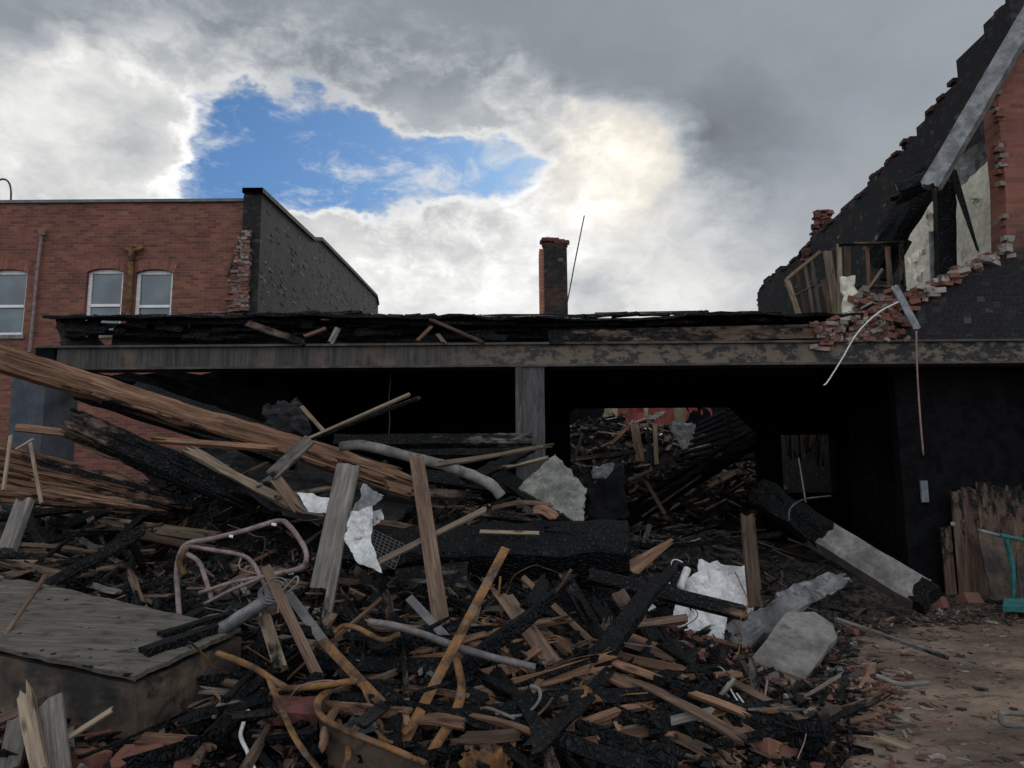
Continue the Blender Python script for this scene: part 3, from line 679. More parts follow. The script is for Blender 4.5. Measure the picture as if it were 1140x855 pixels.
tag(mb.build('ceiling_joists', 'soot', None, V3(0, 13, zb1)), 'row of burnt joists under the flat roof', 'joists', kind='structure')

# collapsed roof panel hanging at the left end
mb = MB(); sheet_geo(mb, [W(92, 418, 11.2), W(320, 414, 11.4), W(330, 500, 11.4), W(270, 476, 11.3)], 14, 8, .12, 2, .05, .06, char=1.2)
tag(mb.build('collapsed_ceiling', 'soot', None, W(200, 430, 11.3)), 'sagging black ceiling panel hanging under the left end of the beam', 'ceiling panel')

# ================================================================== RIGHT BRICK BUILDING
rbb = V3(XR, YB, 0)
rbld = thing('ruined_brick_building', 'torn open brick building at right with sooty stepped edge and cream room inside', 'building', rbb)
stair = [(898, 381), (930, 366), (958, 356), (984, 346), (1004, 337), (1030, 326), (1050, 314), (1076, 301), (1098, 291), (1121, 283), (1119, 200), (1112, 130), (1108, 80), (1122, 64), (1150, 55), (1320, 20)]
YF = YB + .06
poly = [W(x, y, YF) for x, y in stair] + [V3(11, YF, zb1 + .003)]
poly[0].z = zb1 + .003
mb = MB(); prism_geo(mb, poly[::-1], V3(0, .34, 0)); mb.build('front_wall', 'brick_right', rbld, rbb)
mb = MB()
for (a, b) in zip(stair[:9], stair[1:10]):
    nseg = int(math.hypot(b[0] - a[0], b[1] - a[1]) / 3.0)
    for k in range(nseg):
        f = k / nseg; x = a[0] + (b[0] - a[0]) * f; y = a[1] + (b[1] - a[1]) * f
        for i in range(4):
            chunk_geo(mb, W(x + random.uniform(-5, 8), y + random.uniform(-6, 13 if x < 1010 else 6), YF + random.uniform(-.06, .3)), (random.uniform(.07, .2), random.uniform(.06, .12), random.uniform(.05, .075)), Matrix.Rotation(random.uniform(-.4, .4), 3, 'Z') @ Matrix.Rotation(random.uniform(-.25, .25), 3, 'Y'), random.choice((.35, .45, .55, .65, .8, .86, .93, 1.0)), random.choice((0, 0, .3, .8)), .16)
for k in range(150):      # rubble spilled over the roof edge below the stair
    f = random.random(); x = 905 + 105 * f; y = random.uniform(360 - 24 * f, 379)
    chunk_geo(mb, W(x, y, YF - .05 + random.uniform(-.03, .05)), (random.uniform(.05, .19), random.uniform(.05, .11), random.uniform(.04, .07)), rrot(.5), random.choice((.4, .5, .6, .84, .9, .97)), random.choice((0, .2, .7)), .18)
for k in range(70):
    f = random.random(); x = 1121 - 13 * f ** 1.2 - (2 if f > .1 else 0); y = 283 - 205 * f
    chunk_geo(mb, W(x + random.uniform(-1.5, 3), y, YF + random.uniform(-.01, .3)), (random.uniform(.08, .16), .1, .065), Matrix.Rotation(random.uniform(-.2, .2), 3, 'Z'), random.choice((.4, .5, .82, .9)), .2, .1)
mb.build('broken_brick_edge', 'brickbits', rbld, rbb)['kind'] = 'stuff'
# long flank wall, seen on its inner side
fr_ = [(1165, -70), (1140, -28), (1119, 1), (1105, 22), (1096, 42), (1080, 62), (1066, 84), (1052, 103), (1038, 122), (1020, 143), (1000, 168), (982, 186), (968, 199), (966, 211), (950, 224), (936, 238), (925, 247), (908, 264), (892, 280), (872, 302), (869, 299), (856, 312), (843, 326)]
pts = [WX(x, y, XR) for x, y in fr_]
jg = []
for a, b in zip(pts[:-1], pts[1:]):
    nn = max(1, int((b - a).length / .22))
    for k in range(nn):
        if random.random() < .35: continue
        p = a.lerp(b, (k + random.uniform(-.3, .3) if k else 0) / nn); st = round((p.z + random.uniform(-.14, .12)) / .075) * .075
        if jg: jg.append(V3(XR, p.y, jg[-1].z))
        jg.append(V3(XR, p.y + .001, st))
pts_w = jg + [pts[-1]]
mb = MB()
for k in range(700):
    y = random.uniform(YB + .6, 22.5); zt = np.interp(y, [p.y for p in pts_w], [p.z for p in pts_w]); z = random.uniform(4.2, zt - .05)
    if y < 14.2 and z < 7.4: continue
    z = round(z / .075) * .075; chunk_geo(mb, V3(XR - random.uniform(-.035, .002) + .04, y, z), (.09, random.uniform(.1, .22), random.uniform(.05, .07)), Matrix.Rotation(random.uniform(-.06, .06), 3, 'Z'), random.choice((.02, .05, .1, .88)), random.choice((1, 1, 1, .8)), .08)
mb.build('spalled_bricks', 'brickbits', rbld, rbb)['kind'] = 'stuff'
mb = MB(); poly = [V3(XR, YB + .42, pts[0].z)] + [p for p in pts_w if p.y > YB + .43] + [V3(XR, pts[-1].y + .02, 0), V3(XR, YB + .42, 0)]
prism_geo(mb, poly[::-1], V3(.4, 0, 0)); mb.build('side_wall', 'brick_burnt', rbld, rbb)
mb = MB()
for a, b in zip(pts[2:-1], pts[3:]):
    if a.y < YB + .43: continue
    for k in range(max(1, int((b - a).length / .05))):
        p = a.lerp(b, random.random()); chunk_geo(mb, p + V3(random.uniform(.02, .36), 0, random.uniform(-.02, .03)), (.14, .19, .07), Matrix.Rotation(random.uniform(-.15, .15), 3, 'Z'), .1, .95, .1)
mb.build('wall_head_bricks', 'brickbits', rbld, rbb)['kind'] = 'stuff'
mb = MB()
prism_geo(mb, [WX(x, y, XR - .012) for x, y in ((1061, 225), (1072, 180), (1092, 160), (1113, 150), (1116, 290), (1061, 318))], V3(-.03, 0, 0))
prism_geo(mb, [WX(x, y, XR - .012) for x, y in ((1007, 262), (1020, 238), (1034, 222), (1041, 226), (1041, 318), (1011, 324))], V3(-.03, 0, 0))
mb.build('plaster_wall', 'plaster', rbld, rbb)
mb = MB(); sheet_geo(mb, [W(1062, 178, 10.75), W(1118, 140, 10.5), W(1118, 166, 10.5), W(1064, 212, 10.75)], 10, 5, .06, 3, .02, .05); mb.build('scorched_ceiling_edge', 'grey_sheet', rbld, rbb)
mb = MB(); plank_geo(mb, W(1051, 206, 10.9), W(1053, 316, 10.9), .27, .16, jag=(.08, .02), erode=.02, char=(1.1, 1.0)); mb.build('charred_post', 'char', rbld, rbb)
mb = MB(); plank_geo(mb, W(1038, 258, 11.0), W(1040, 314, 11.0), .10, .03); mb.build('door_casing', 'galv', rbld, rbb)
mb = MB(); plank_geo(mb, W(1040, 190, 11.3), W(975, 290, 12.5), .42, .25, jag=(.1, .2), erode=.04, char=(1.2, 1.2)); plank_geo(mb, W(1048, 190, 10.6), W(1002, 212, 10.8), .2, .12, jag=(.05, .1), erode=.03, char=(1.2, 1.2)); plank_geo(mb, W(1036, 205, 10.7), W(998, 222, 10.9), .16, .1, jag=(.05, .15), erode=.03, char=(1.2, 1.2)); mb.build('burnt_rafter', 'char', rbld, rbb)
mb = MB(); plank_geo(mb, W(1060, 190, 10.4), W(1088, 277, 10.3), .09, .03, jag=(.02, .15), taper=(1.3, .4), char=(1, .9)); mb.build('hanging_splinter', 'char', rbld, rbb)
mb = MB()
for i, (x, y, w_, h_) in enumerate([(1020, 300, 20, 26), (1036, 245, 8, 20), (1022, 285, 14, 20), (1088, 225, 10, 12)]):
    mb = MB(); sheet_geo(mb, [W(x - w_ / 2, y - h_ / 2, 11.3), W(x + w_ / 2, y - h_ / 2 + 4, 11.25), W(x + w_ / 2 - 2, y + h_ / 2, 11.25), W(x - w_ / 2, y + h_ / 2 - 4, 11.3)], 5, 5, .06, 5, .01, .05)
    mb.build('peeling_plaster', 'plaster', rbld, rbb)
# sheet-metal box lying down the broken edge
p0, p1 = W(1153, 6, 9.75), W(1036, 207, 9.95)
dct = thing('metal_coping', 'long bent grey sheet metal coping sliding down the torn upper wall', 'coping', (p0 + p1) / 2)
mb = MB(); plank_geo(mb, p0, p1, .25, .13, hint=Vector((-.6, -.8, .25)), jag=(.01, .06), warp=.004, erode=.006, ncol=6, seg=20); mb.build('cover', 'galv', dct, (p0 + p1) / 2)
mb = MB(); plank_geo(mb, p0 + V3(.10, -.02, -.05), p1 + V3(.09, -.02, -.04), .05, .15, hint=Vector((-.6, -.8, .25)), jag=(.01, .02), seg=16, erode=.01); mb.build('shaded_lip', 'grey_sheet', dct, (p0 + p1) / 2)  # darker sheet paints the shade on the coping's right underside edge

# red brick stump on the flank wall head
mb = MB()
for k in range(26):
    y = 292 - k * 2.25; n_ = 4 if k < 12 else 3
    for i in range(n_):
        x = 903 + (k * .28) + i * 6.0 - (6 if k < 7 else 0)
        chunk_geo(mb, W(x + random.uniform(-1.5, 1.5), y + random.uniform(-.5, .5), 18.3 + random.uniform(0, .14)), (random.uniform(.12, .21), .18, .05), Matrix.Rotation(random.uniform(-.4, .4), 3, 'Z'), random.choice((.3, .4, .5, .6, .1)), random.choice((.1, .4, .9, 1)), .12)
tag(mb.build('brick_stump', 'brickbits', None, W(910, 292, 18.3)), 'ragged red brick stump rising from the burnt flank wall', 'brick stump')
# stud frames of the upper room
def frame(name, label, studs, mat):
    b0 = W(*studs[0][1]); t = thing(name, label, 'wall frame', b0)
    for (a, b, w_, mt, c) in studs:
        mb = MB(); plank_geo(mb, W(*a), W(*b), w_, .05, jag=(.02, .03), char=(c, c), ncol=3); mb.build('stud', mt, t, b0)
    return t
frame('leaning_stud_frame', 'leaning ladder of bare studs beside the burnt flank wall', [
    ((876, 311, 13), (890, 352, 13), .09, 'tan', .1), ((876, 311, 13), (914, 280, 13), .06, 'brown', .1), ((886, 302, 13), (897, 350, 13), .05, 'brown', .2),
    ((896, 296, 13), (906, 350, 13), .045, 'tan', .2), ((903, 289, 13), (913, 350, 13), .05, 'grey', .3), ((884, 330, 13), (906, 318, 13), .035, 'brown', .3), ((921, 280, 12.6), (931, 350, 12.6), .14, 'tan', .05), ((916, 312, 12.6), (925, 350, 12.6), .07, 'brown', .1)], 'tan')
frame('upright_stud_frame', 'upright frame of studs around a burnt doorway in the upper room', [
    ((934, 272, 11.8), (936, 352, 11.8), .07, 'tan', -.2), ((943, 274, 11.85), (944, 320, 11.85), .09, 'brown', .1), ((965, 273, 11.8), (968, 330, 11.8), .05, 'fresh', 0), ((988, 275, 11.9), (992, 338, 11.9), .07, 'brown', .35), ((1003, 270, 11.7), (1004, 322, 11.7), .05, 'brown', .5),
    ((934, 272, 11.75), (1006, 270, 11.7), .05, 'brown', .6), ((952, 319, 11.75), (1008, 320, 11.7), .045, 'brown', .5), ((982, 300, 11.7), (968, 320, 11.7), .04, 'tan', 0), ((1010, 268, 12.4), (985, 312, 12.2), .16, 'char', 1)], 'tan')
mb = MB(); sheet_geo(mb, [W(937, 308, 11.6), W(950, 309, 11.6), W(956, 352, 11.55), W(937, 352, 11.6)], 6, 8, .05, 4, .05, .05)
tag(mb.build('plaster_panel', 'plaster', None, W(945, 345, 11.6)), 'broken cream plaster panel at the foot of the upright stud frame', 'plaster panel')
mb = MB()
for k in range(34): chunk_geo(mb, W(random.uniform(950, 992), random.uniform(326, 345), 11.3 + random.uniform(0, .3)), (random.uniform(.06, .3), random.uniform(.06, .2), random.uniform(.03, .1)), rrot(.5), random.choice((.84, .9, .97, .6)), .3)
tag(mb.build('plaster_rubble', 'brickbits', None, W(970, 340, 11.4)), 'pale plaster rubble on the floor of the torn upper room', 'rubble', kind='stuff')
plank('metal_strip', 'bent grey metal strip dangling off the stepped brick edge', 'strip', (996, 319, 9.85), (1021, 366, 9.8), .12, .02, 'galv', jag=(.02, .02))
tube('white_cable', 'stiff white cable arching down in front of the beam', 'cable', [(1000, 336, 9.8), (978, 348, 9.7), (955, 370, 9.6), (937, 400, 9.6), (922, 424, 9.6), (917, 429, 9.6)], .009, 'wire_white')
tube('red_cable', 'thin reddish cable hanging straight below the metal strip', 'cable', [(1020, 368, 9.8), (1021, 410, 9.8), (1024, 460, 9.8), (1028, 507, 9.8)], .012, 'wire_red')
tube('thin_wire', 'hair thin wire hanging in the dark left bay', 'wire', [(436, 412, 10.4), (433, 445, 10.3), (434, 470, 10.3), (431, 495, 10.2)], .005, 'wire_dark')

# ---- boarded wall at right and its knob
YP = 10.45
pbw = W(1090, 672, YP); pbw.z = 0
bw = thing('board_wall', 'scorched wall of upright grey boards with rounded burnt tops', 'board wall', pbw)
bx = [(1047, 588), (1058, 545), (1070, 541), (1086, 537), (1102, 543), (1119, 541), (1136, 545), (1153, 542), (1172, 546), (1190, 550)]
for k in range(len(bx) - 1):
    xa = bx[k][0]; xb = bx[k + 1][0]; yt = bx[k][1] + random.uniform(-2, 3)
    a = W((xa + xb) / 2, yt, YP); b = V3(a.x, YP, 0.0)
    mb = MB(); w_ = (xb - xa) * YP / FPX * 1.03
    plank_geo(mb, b, a, w_, .03, hint=Vector((0, -1, 0)), jag=(.01, .05), char=(.2, .55), tint=random.uniform(.1, .6), ncol=6, seg=14, taper=(1, .97)); mb.build('board', 'brown', bw, pbw)
mb = MB(); tube_geo(mb, [W(1061, 583, YP - .02), W(1061, 583, YP - .09)], .03, 10, 3); mb.build('knob', 'galv', bw, pbw)
mb = MB(); xk = W(1029, 547, YB + .6); mb.box((xk.x - .05, YB + .585, xk.z - .15), (xk.x + .05, YB + .617, xk.z + .15)); tag(mb.build('switch_box', 'lead', None, xk), 'small pale switch box on the black partition', 'switch box')
sheet('leaning_board', 'short brown board panel leaning on the boarded wall behind the cart', 'board', [(1087, 592, 10.2), (1119, 596, 10.2), (1128, 672, 9.9), (1103, 668, 9.9)], 'slab_side', nx=8, ny=10, amp=.03, th=.03, ragged=.02)
cbz = W(1140, 690, 9.6)
ct = thing('hand_cart', 'teal painted hand cart standing at the right edge', 'cart', V3(cbz.x, cbz.y, 0))
cb0 = V3(cbz.x, cbz.y, 0)
mb = MB(); tube_geo(mb, [W(1088, 590, 9.5), W(1112, 596, 9.5)], .022, 8); mb.build('grip', 'galv', ct, cb0)
mb = MB(); tube_geo(mb, [W(1113, 596, 9.5), W(1145, 602, 9.5), W(1175, 604, 9.5)], .026, 8); tube_geo(mb, [W(1120, 600, 9.5), W(1127, 630, 9.5), W(1128, 664, 9.5), W(1124, 680, 9.5)], .03, 8); tube_geo(mb, [W(1168, 604, 9.5), W(1172, 680, 9.5)], .03, 8); mb.build('frame', 'teal', ct, cb0)
mb = MB(); sheet_geo(mb, [W(1118, 672, 9.35), W(1185, 672, 9.35), W(1185, 682, 9.05), W(1116, 682, 9.05)], 6, 4, .01, 2, .07, .01); mb.build('tray', 'teal', ct, cb0)
mb = MB(); sheet_geo(mb, [W(1131, 615, 9.5), W(1175, 612, 9.5), W(1180, 668, 9.45), W(1134, 668, 9.45)], 8, 8, .04, 3, .02, .01); mb.build('load_panel', 'brown_panel' if 'brown_panel' in M else 'slab_side', ct, cb0)
for xx in (1128, 1172):
    mb = MB(); c = W(xx, 695, 9.4); c.z = .09; tube_geo(mb, [c + V3(-.025, 0, 0), c + V3(.025, 0, 0)], .085, 14, 2); mb.build('wheel', 'dark_metal', ct, cb0)

# ================================================================== WRECKAGE BEYOND THE REAR OPENING
def H2(X, Y):
    return max(.2, 3.78 * math.exp(-((Y - 23) / 3.4) ** 2) * (1 - .10 * abs(X - 3)) + .5 * fbm(Vector((X * .8, Y * .8, 4)), 3))
mb = MB(); n2 = 70; VV = []
for j in range(n2 + 1):
    for i in range(n2 + 1):
        X = -2 + 12 * i / n2; Y = 17.4 + 9 * j / n2; VV.append((X, Y, H2(X, Y) - .15 + .08 * fbm(Vector((X * 6, Y * 6, 1)), 3)))
mb.add(VV, [(j * (n2 + 1) + i, j * (n2 + 1) + i + 1, (j + 1) * (n2 + 1) + i + 1, (j + 1) * (n2 + 1) + i) for j in range(n2) for i in range(n2)])
tag(mb.build('far_ash_heap', 'ash'), 'far heap of ash in the open yard beyond the rear wall', 'ash heap', kind='stuff')
mb = MB()
for k in range(900):
    X = random.uniform(.5, 7.5); Y = random.uniform(18, 23.5); L = random.uniform(.15, .9); a = random.uniform(0, math.pi)
    d = V3(math.cos(a), math.sin(a) * .6, random.uniform(-.5, .6)).normalized() * L; c = V3(X, Y, H2(X, Y) + random.uniform(-.05, .12))
    plank_geo(mb, c - d / 2, c + d / 2, random.uniform(.04, .16), random.uniform(.02, .06), roll=random.uniform(-1, 1), jag=(.05, .05), ncol=2, seg=2, char=(random.choice((1.1, .8, .5, .3)),) * 2)
tag(mb.build('far_wood_scraps', 'brown'), 'burnt wood scraps strewn over the far heap beyond the rear opening', 'wood scraps', kind='stuff')
def far(name, label, cat, a, b, w_, t, mat, **kw): return plank(name, label, cat, a, b, w_, t, mat, **kw)
for lab, a, b, w_, mt, c in [
    ('fallen brown rafter lying level low in the rear opening', (638, 512, 18.5), (708, 503, 18.8), .12, 'brown', .5),
    ('wide tan board standing upright in the rear opening', (706, 472, 19.3), (713, 514, 19.0), .22, 'brown', .2),
    ('narrow tan board standing beside the wide one in the rear opening', (729, 473, 19.3), (731, 517, 19), .11, 'tan', .2),
    ('dark slanting board left of the two upright boards in the rear opening', (720, 478, 19.5), (727, 518, 19), .1, 'brown', .6),
    ('reddish lath leaning right at the left of the rear opening', (680, 495, 19), (700, 475, 19.2), .09, 'fresh', .2),
    ('thin upright stick at the left edge of the rear opening', (639, 512, 18.2), (649, 482, 18.2), .07, 'grey', .2),
    ('short fresh stub of lath right of centre in the rear opening', (752, 508, 18), (755, 500, 18), .12, 'fresh', .0),
    ('pale short upright stick on the fallen joists', (808, 504, 17.9), (812, 520, 17.8), .09, 'tan', 0),
    ('second pale stick hanging near the right jamb of the rear opening', (831, 490, 17.8), (832, 505, 17.8), .11, 'tan', 0),
    ('tan lath crossing the lower rear opening', (700, 535, 17.6), (726, 523, 17.8), .08, 'tan', .1)]:
    far('broken_board', lab, 'board', a, b, w_, .05, mt, char=(c, c + .1))
sheet('burnt_sheet', 'dark rectangular burnt panel hanging in the rear opening', 'panel', [(742, 470, 19.8), (775, 472, 19.8), (770, 505, 19.4), (758, 500, 19.4)], 'grey_sheet', amp=.1, th=.03, ragged=.1)
sheet('pale_sheet', 'pale green grey scrap of sheet on top of the far heap', 'sheet', [(716, 466, 19.6), (738, 458, 20), (741, 462, 19.8), (726, 470, 19.5)], 'tile_panel', amp=.1, th=.02, ragged=.1)
sheet('scorched_white_board', 'white scorched panel low in the rear opening', 'panel', [(658, 519, 17.8), (690, 517, 17.9), (688, 532, 17.7), (659, 531, 17.7)], 'white_sheet', amp=.05, th=.02, ragged=.08)
mb = MB()
sb = W(740, 452, 24)
sd_ = thing('siding_strip', 'strip of yellow and red siding along the top of the far heap', 'siding', sb)
for (xa, xb, ya, yb_, mt) in ((668, 720, 436, 458, 'yellow'), (718, 752, 436, 462, 'red'), (750, 806, 436, 460, 'yellow'), (688, 716, 452, 466, 'red'), (764, 790, 440, 454, 'red'), (764, 872, 444, 540, 'soot'), (610, 672, 430, 480, 'soot')):  # soot panels are added backing that blocks sky showing through gaps
    mb = MB(); dd = 25.5 - (.4 if ya > 438 else 0); sheet_geo(mb, [W(xa, ya, dd), W(xb, ya, dd), W(xb + 2, yb_ + 14, dd), W(xa, yb_ + 14, dd)], 8, 4, .08, 2, .03, .06); mb.build('siding_and_backing', mt, sd_, sb)
# fallen joist frame
jb = W(790, 500, 18)
jf = thing('fallen_joist_frame', 'fallen grid of parallel burnt joists slanting across the rear opening', 'joist frame', jb)
for k in range(9):
    y = 462 + k * 6.5; mb = MB(); plank_geo(mb, W(778 - k * 3, y + 10, 18.6 - k * .06), W(842, y - 22 + k * 2.2, 18.4 - k * .06), .07, .06, jag=(.05, .05), char=(.9, .75), ncol=3); mb.build('joist', 'grey', jf, jb)
mb = MB(); plank_geo(mb, W(808, 455, 18.2), W(815, 490, 18.1), .11, .05, char=(.7, .6)); mb.build('cross_brace', 'grey', jf, jb)
far('burnt_girder', 'long burnt girder slanting from the right jamb down to the floor', 'girder', (690, 585, 15.5), (846, 488, 17.3), .27, .2, 'char', char=(1.1, 1.0), erode=.03)
far('burnt_girder', 'upper thin burnt rail slanting above the long girder', 'girder', (690, 570, 15.2), (842, 475, 17.6), .10, .08, 'grey', char=(.8, .6), erode=.01)
far('fresh_lath', 'pale lath poking up in front of the slanting girder', 'lath', (719, 536, 14.2), (740, 572, 13.8), .07, .03, 'tan')
far('fresh_lath', 'long thin lath lying along the slanting girder', 'lath', (715, 575, 14), (780, 530, 15.5), .035, .03, 'brown', char=(.3, .3))
# little window light at right: hanging laths behind the opening
wl = W(900, 515, 17.6)
hl = thing('hanging_laths', 'ragged curtain of laths showing through the small rear window', 'laths', wl)
for k in range(11):
    x = 874 + k * 5; mb = MB(); plank_geo(mb, W(x, 484, 17.7), W(x + random.uniform(-4, 4), random.uniform(500, 520), 17.7), .06, .02, char=(.3, .6), ncol=3); mb.build('lath', random.choice(('grey', 'tan', 'brown')), hl, wl)
mb = MB(); sheet_geo(mb, [W(893, 484, 17.8), W(914, 484, 17.8), W(912, 514, 17.8), W(896, 512, 17.8)], 8, 8, .06, 4, .02, .06); mb.build('plaster_scrap', 'concrete', hl, wl)

# ================================================================== DEBRIS HEAP : the named pieces
# --- left crest timbers
ltm = W(200, 455, 7.7); lt = thing('long_timber', 'long fresh brown timber sloping down from the left frame edge under the beam', 'timber', ltm)
mb = MB(); plank_geo(mb, W(-40, 387, 7.0), W(452, 537, 8.4), .23, .16, jag=(.02, .6), warp=.02, erode=.02, char=(-.05, .3), tint=.62, ncol=8, seg=60, roll=.3); mb.build('body', 'fresh', lt, ltm)
mb = MB()
for k in range(24):
    f = random.random() ** .7; ln = random.uniform(.06, .3); side = random.choice((-1, 1, 1))
    xa = -40 + 480 * f; ya = 387 + 148 * f + side * random.uniform(2, 11); xb = min(xa + 480 * ln, 470); yb_ = ya + 148 / 480 * (xb - xa) + random.uniform(-5, 5)
    d0 = 6.9 + 1.4 * f - random.uniform(.02, .14); plank_geo(mb, W(xa, ya, d0), W(xb, yb_, d0 + 1.4 * ln * .9), random.uniform(.012, .05), random.uniform(.01, .025), roll=random.uniform(-1, 1), jag=(.12, .25), warp=.02, erode=.004, char=(random.choice((-.1, .1, .5)),) * 2, ncol=3, seg=8, tint=random.uniform(.3, 1), taper=(1, .5))
mb.build('torn_fibres', 'fresh', lt, ltm)
mb = MB(); plank_geo(mb, W(120, 448, 7.35), W(300, 500, 7.9), .06, .05, jag=(.1, .2), warp=.02, erode=.01, char=(.9, .8), tint=.3); mb.build('dark_underside', 'brown', lt, ltm)  # separate dark strip along the lower side of the timber
plank('charred_rafter', 'thin charred rafter running behind the long fresh timber', 'rafter', (150, 432, 9.2), (430, 525, 9.2), .16, .12, 'char', erode=.02, char=(1, 1))
plank('charred_rafter', 'short dark rafter tucked under the long fresh timber', 'rafter', (85, 437, 7.9), (330, 516, 8.5), .14, .1, 'brown', erode=.02, char=(.6, .9))
bundle('splintered_log', 'thick splintered reddish log at the left frame edge', 'log', (-70, 500, 7.0), (190, 556, 7.5), .19, 60, 'fresh', asp=.9, tap=.35, char=(.1, .6), tints=(.05, .5))
bundle('splintered_log', 'lower split half of log beneath the thick reddish one', 'log', (-60, 538, 6.8), (160, 566, 7.1), .12, 34, 'fresh', asp=.9, tap=.4, char=(.15, .5), tints=(.1, .6))
bundle('frayed_charred_log', 'black log with a frayed brown end above the left heap', 'log', (86, 474, 7.4), (265, 552, 7.5), .15, 46, 'brown', asp=.9, tap=.8, char=(.45, 1.2), tints=(.2, .7))
plank('fresh_lath', 'short pale board lying flat before the pillar foot', 'board', (18, 476, 7.6), (96, 484, 7.7), .09, .03, 'fresh', char=(0, .1), tint=.8)
plank('fresh_lath', 'pale double lath lying across the left crest', 'lath', (175, 490, 7.5), (300, 499, 7.6), .06, .05, 'fresh', jag=(.2, .15), char=(0, .2), tint=.9)
plank('roof_edge_strip', 'long pale strip of roof edge sloping below the fresh timber', 'strip', (212, 503, 7.4), (352, 577, 7.3), .09, .06, 'tan', jag=(.2, .15), erode=.02, char=(.15, .3), tint=.4)
sheet('roof_panel', 'broad charred roof panel sagging under the pale strip', 'roof panel', [(195, 512, 7.6), (425, 606, 7.1), (470, 545, 8.9), (250, 480, 9.3)], 'roof_char', nx=24, ny=14, amp=.10, th=.06, ragged=.07)
for k in range(7):
    f = (k + .5) / 7; xa = 215 + 205 * f; ya = 524 + 84 * f
    plank('roof_batten', 'charred batten sticking out of the sagging roof panel', 'batten', (xa + random.uniform(-10, 10), ya - 12, 7.5 - .45 * f), (xa + random.uniform(15, 50), ya + random.uniform(-30, -8), 8.2 - .4 * f), random.uniform(.04, .09), .03, random.choice(('grey', 'tan', 'brown')), group='battens of the sagging roof panel', char=(.5, .3), jag=(.06, .1), ncol=3)
plank('short_board', 'short split brown board hanging off the pale roof strip', 'board', (307, 533, 7.2), (332, 566, 7.1), .11, .04, 'brown', jag=(.05, .15))
plank('thin_stick', 'thin pale stick leaning right on the splintered log', 'stick', (33, 490, 6.7), (46, 560, 6.5), .028, .02, 'tan', tint=.8)
plank('thin_stick', 'thin pale stick leaning left on the splintered log', 'stick', (12, 485, 6.7), (4, 545, 6.5), .028, .02, 'tan', tint=.8)
plank('thin_stick', 'tiny white splinter bridging the two thin sticks', 'splinter', (18, 500, 6.6), (37, 489, 6.6), .02, .015, 'tan', tint=1)
plank('grey_post', 'short grey squared post leaning at the left edge', 'post', (8, 612, 6.1), (27, 560, 6.3), .12, .08, 'grey', jag=(.02, .08), char=(.2, .2))
# flat boards in the left hollow
for lab, a, b, w_, mt, c in [('flat mustard brown board in the left hollow', (105, 580), (240, 598), .13, 'tan', .35), ('flat brown board lying below the mustard one', (120, 590), (265, 617), .08, 'brown', .25),
                          ('grey board lying across the left hollow', (50, 575), (150, 640), .07, 'grey', .5), ('dark slat beside the slab in the left hollow', (100, 612), (160, 682), .05, 'brown', .4), ('brown slat lying under the tubular frame', (240, 632), (330, 640), .1, 'brown', .3)]:
    plank('flat_board', lab, 'board', a, b, w_, .035, mt, lift=.12, jag=(.1, .1), char=(c, c), tint=.5)
tube('cable', 'grey cable looping across the back of the grey slab', 'cable', [(-20, 652), (40, 670), (110, 668), (150, 680)], .014, 'rustgrey', lift=.22)
tube('cable', 'thin pale cable arching over the left end of the slab', 'cable', [(0, 656), (35, 658), (90, 668)], .011, 'wire_white', lift=.25)

# --- the grey slab
def hexa(mb, T, Bt, mi_top=0, mi_side=0):
    n = 10
    mb.add(T + Bt, [(0, 1, 2, 3)], None, .5, 0, mi_top)
    mb.add(T + Bt, [(7, 6, 5, 4), (0, 4, 5, 1), (1, 5, 6, 2), (2, 6, 7, 3), (3, 7, 4, 0)], None, .5, 0, mi_side)
T_ = [W(150, 757, 4.5), W(268, 704, 5.2), W(20, 648, 5.9), W(-170, 690, 5.2)]
sbp = W(100, 700, 5.2)
slab = thing('fallen_slab', 'thick grey box slab lying tilted in the left foreground', 'slab', sbp)
mb = MB(); sheet_geo(mb, [T_[3], T_[2], T_[1], T_[0]], 40, 26, .010, 5, .03, .006, char=.27); o = mb.build('top_plate', 'slab_wood', slab, sbp)
dn = V3(.02, .02, -.34); ins = V3(0, 0, -.035)
def panel_(name, a, b, mat):
    mb = MB(); sheet_geo(mb, [a + ins + dn, b + ins + dn * .95, b + ins, a + ins][::1], 24, 8, .02, 4, .05, .004); return mb.build(name, mat, slab, sbp)
panel_('front_side', T_[3] + V3(0, .02, 0), T_[0] + V3(0, .02, 0), 'slab_side')
panel_('end_side', T_[0] + V3(-.01, .02, 0), T_[1] + V3(-.01, 0, 0), 'slab_side')
panel_('back_side', T_[1], T_[2], 'slab_side'); panel_('end_side', T_[2], T_[3], 'slab_side')
plank('charred_block', 'front charred timber block resting on the slab corner', 'timber block', (160, 728, 4.75), (262, 694, 5.25), .11, .085, 'char', jag=(.01, .03), char=(.85, 1), tint=.6, hint=Vector((-.2, -.3, 1)), erode=.006)
plank('charred_block', 'rear charred timber block lying behind the front one on the slab', 'timber block', (178, 709, 5.0), (255, 686, 5.4), .08, .06, 'char', jag=(.01, .03), char=(.9, 1), hint=Vector((-.2, -.3, 1)), erode=.006)
plank('reddish_slat', 'thin reddish slat lying on the slab top', 'slat', (60, 713, 5.2), (136, 684, 5.5), .03, .015, 'brown', tint=.2)
plank('reddish_slat', 'shorter reddish slat lying behind the other on the slab top', 'slat', (55, 693, 5.5), (121, 678, 5.65), .022, .015, 'brown', tint=.15)
plank('reddish_slat', 'reddish stick leaning over the left end of the slab', 'stick', (-5, 722, 4.9), (51, 641, 5.4), .03, .02, 'brown', tint=.5)

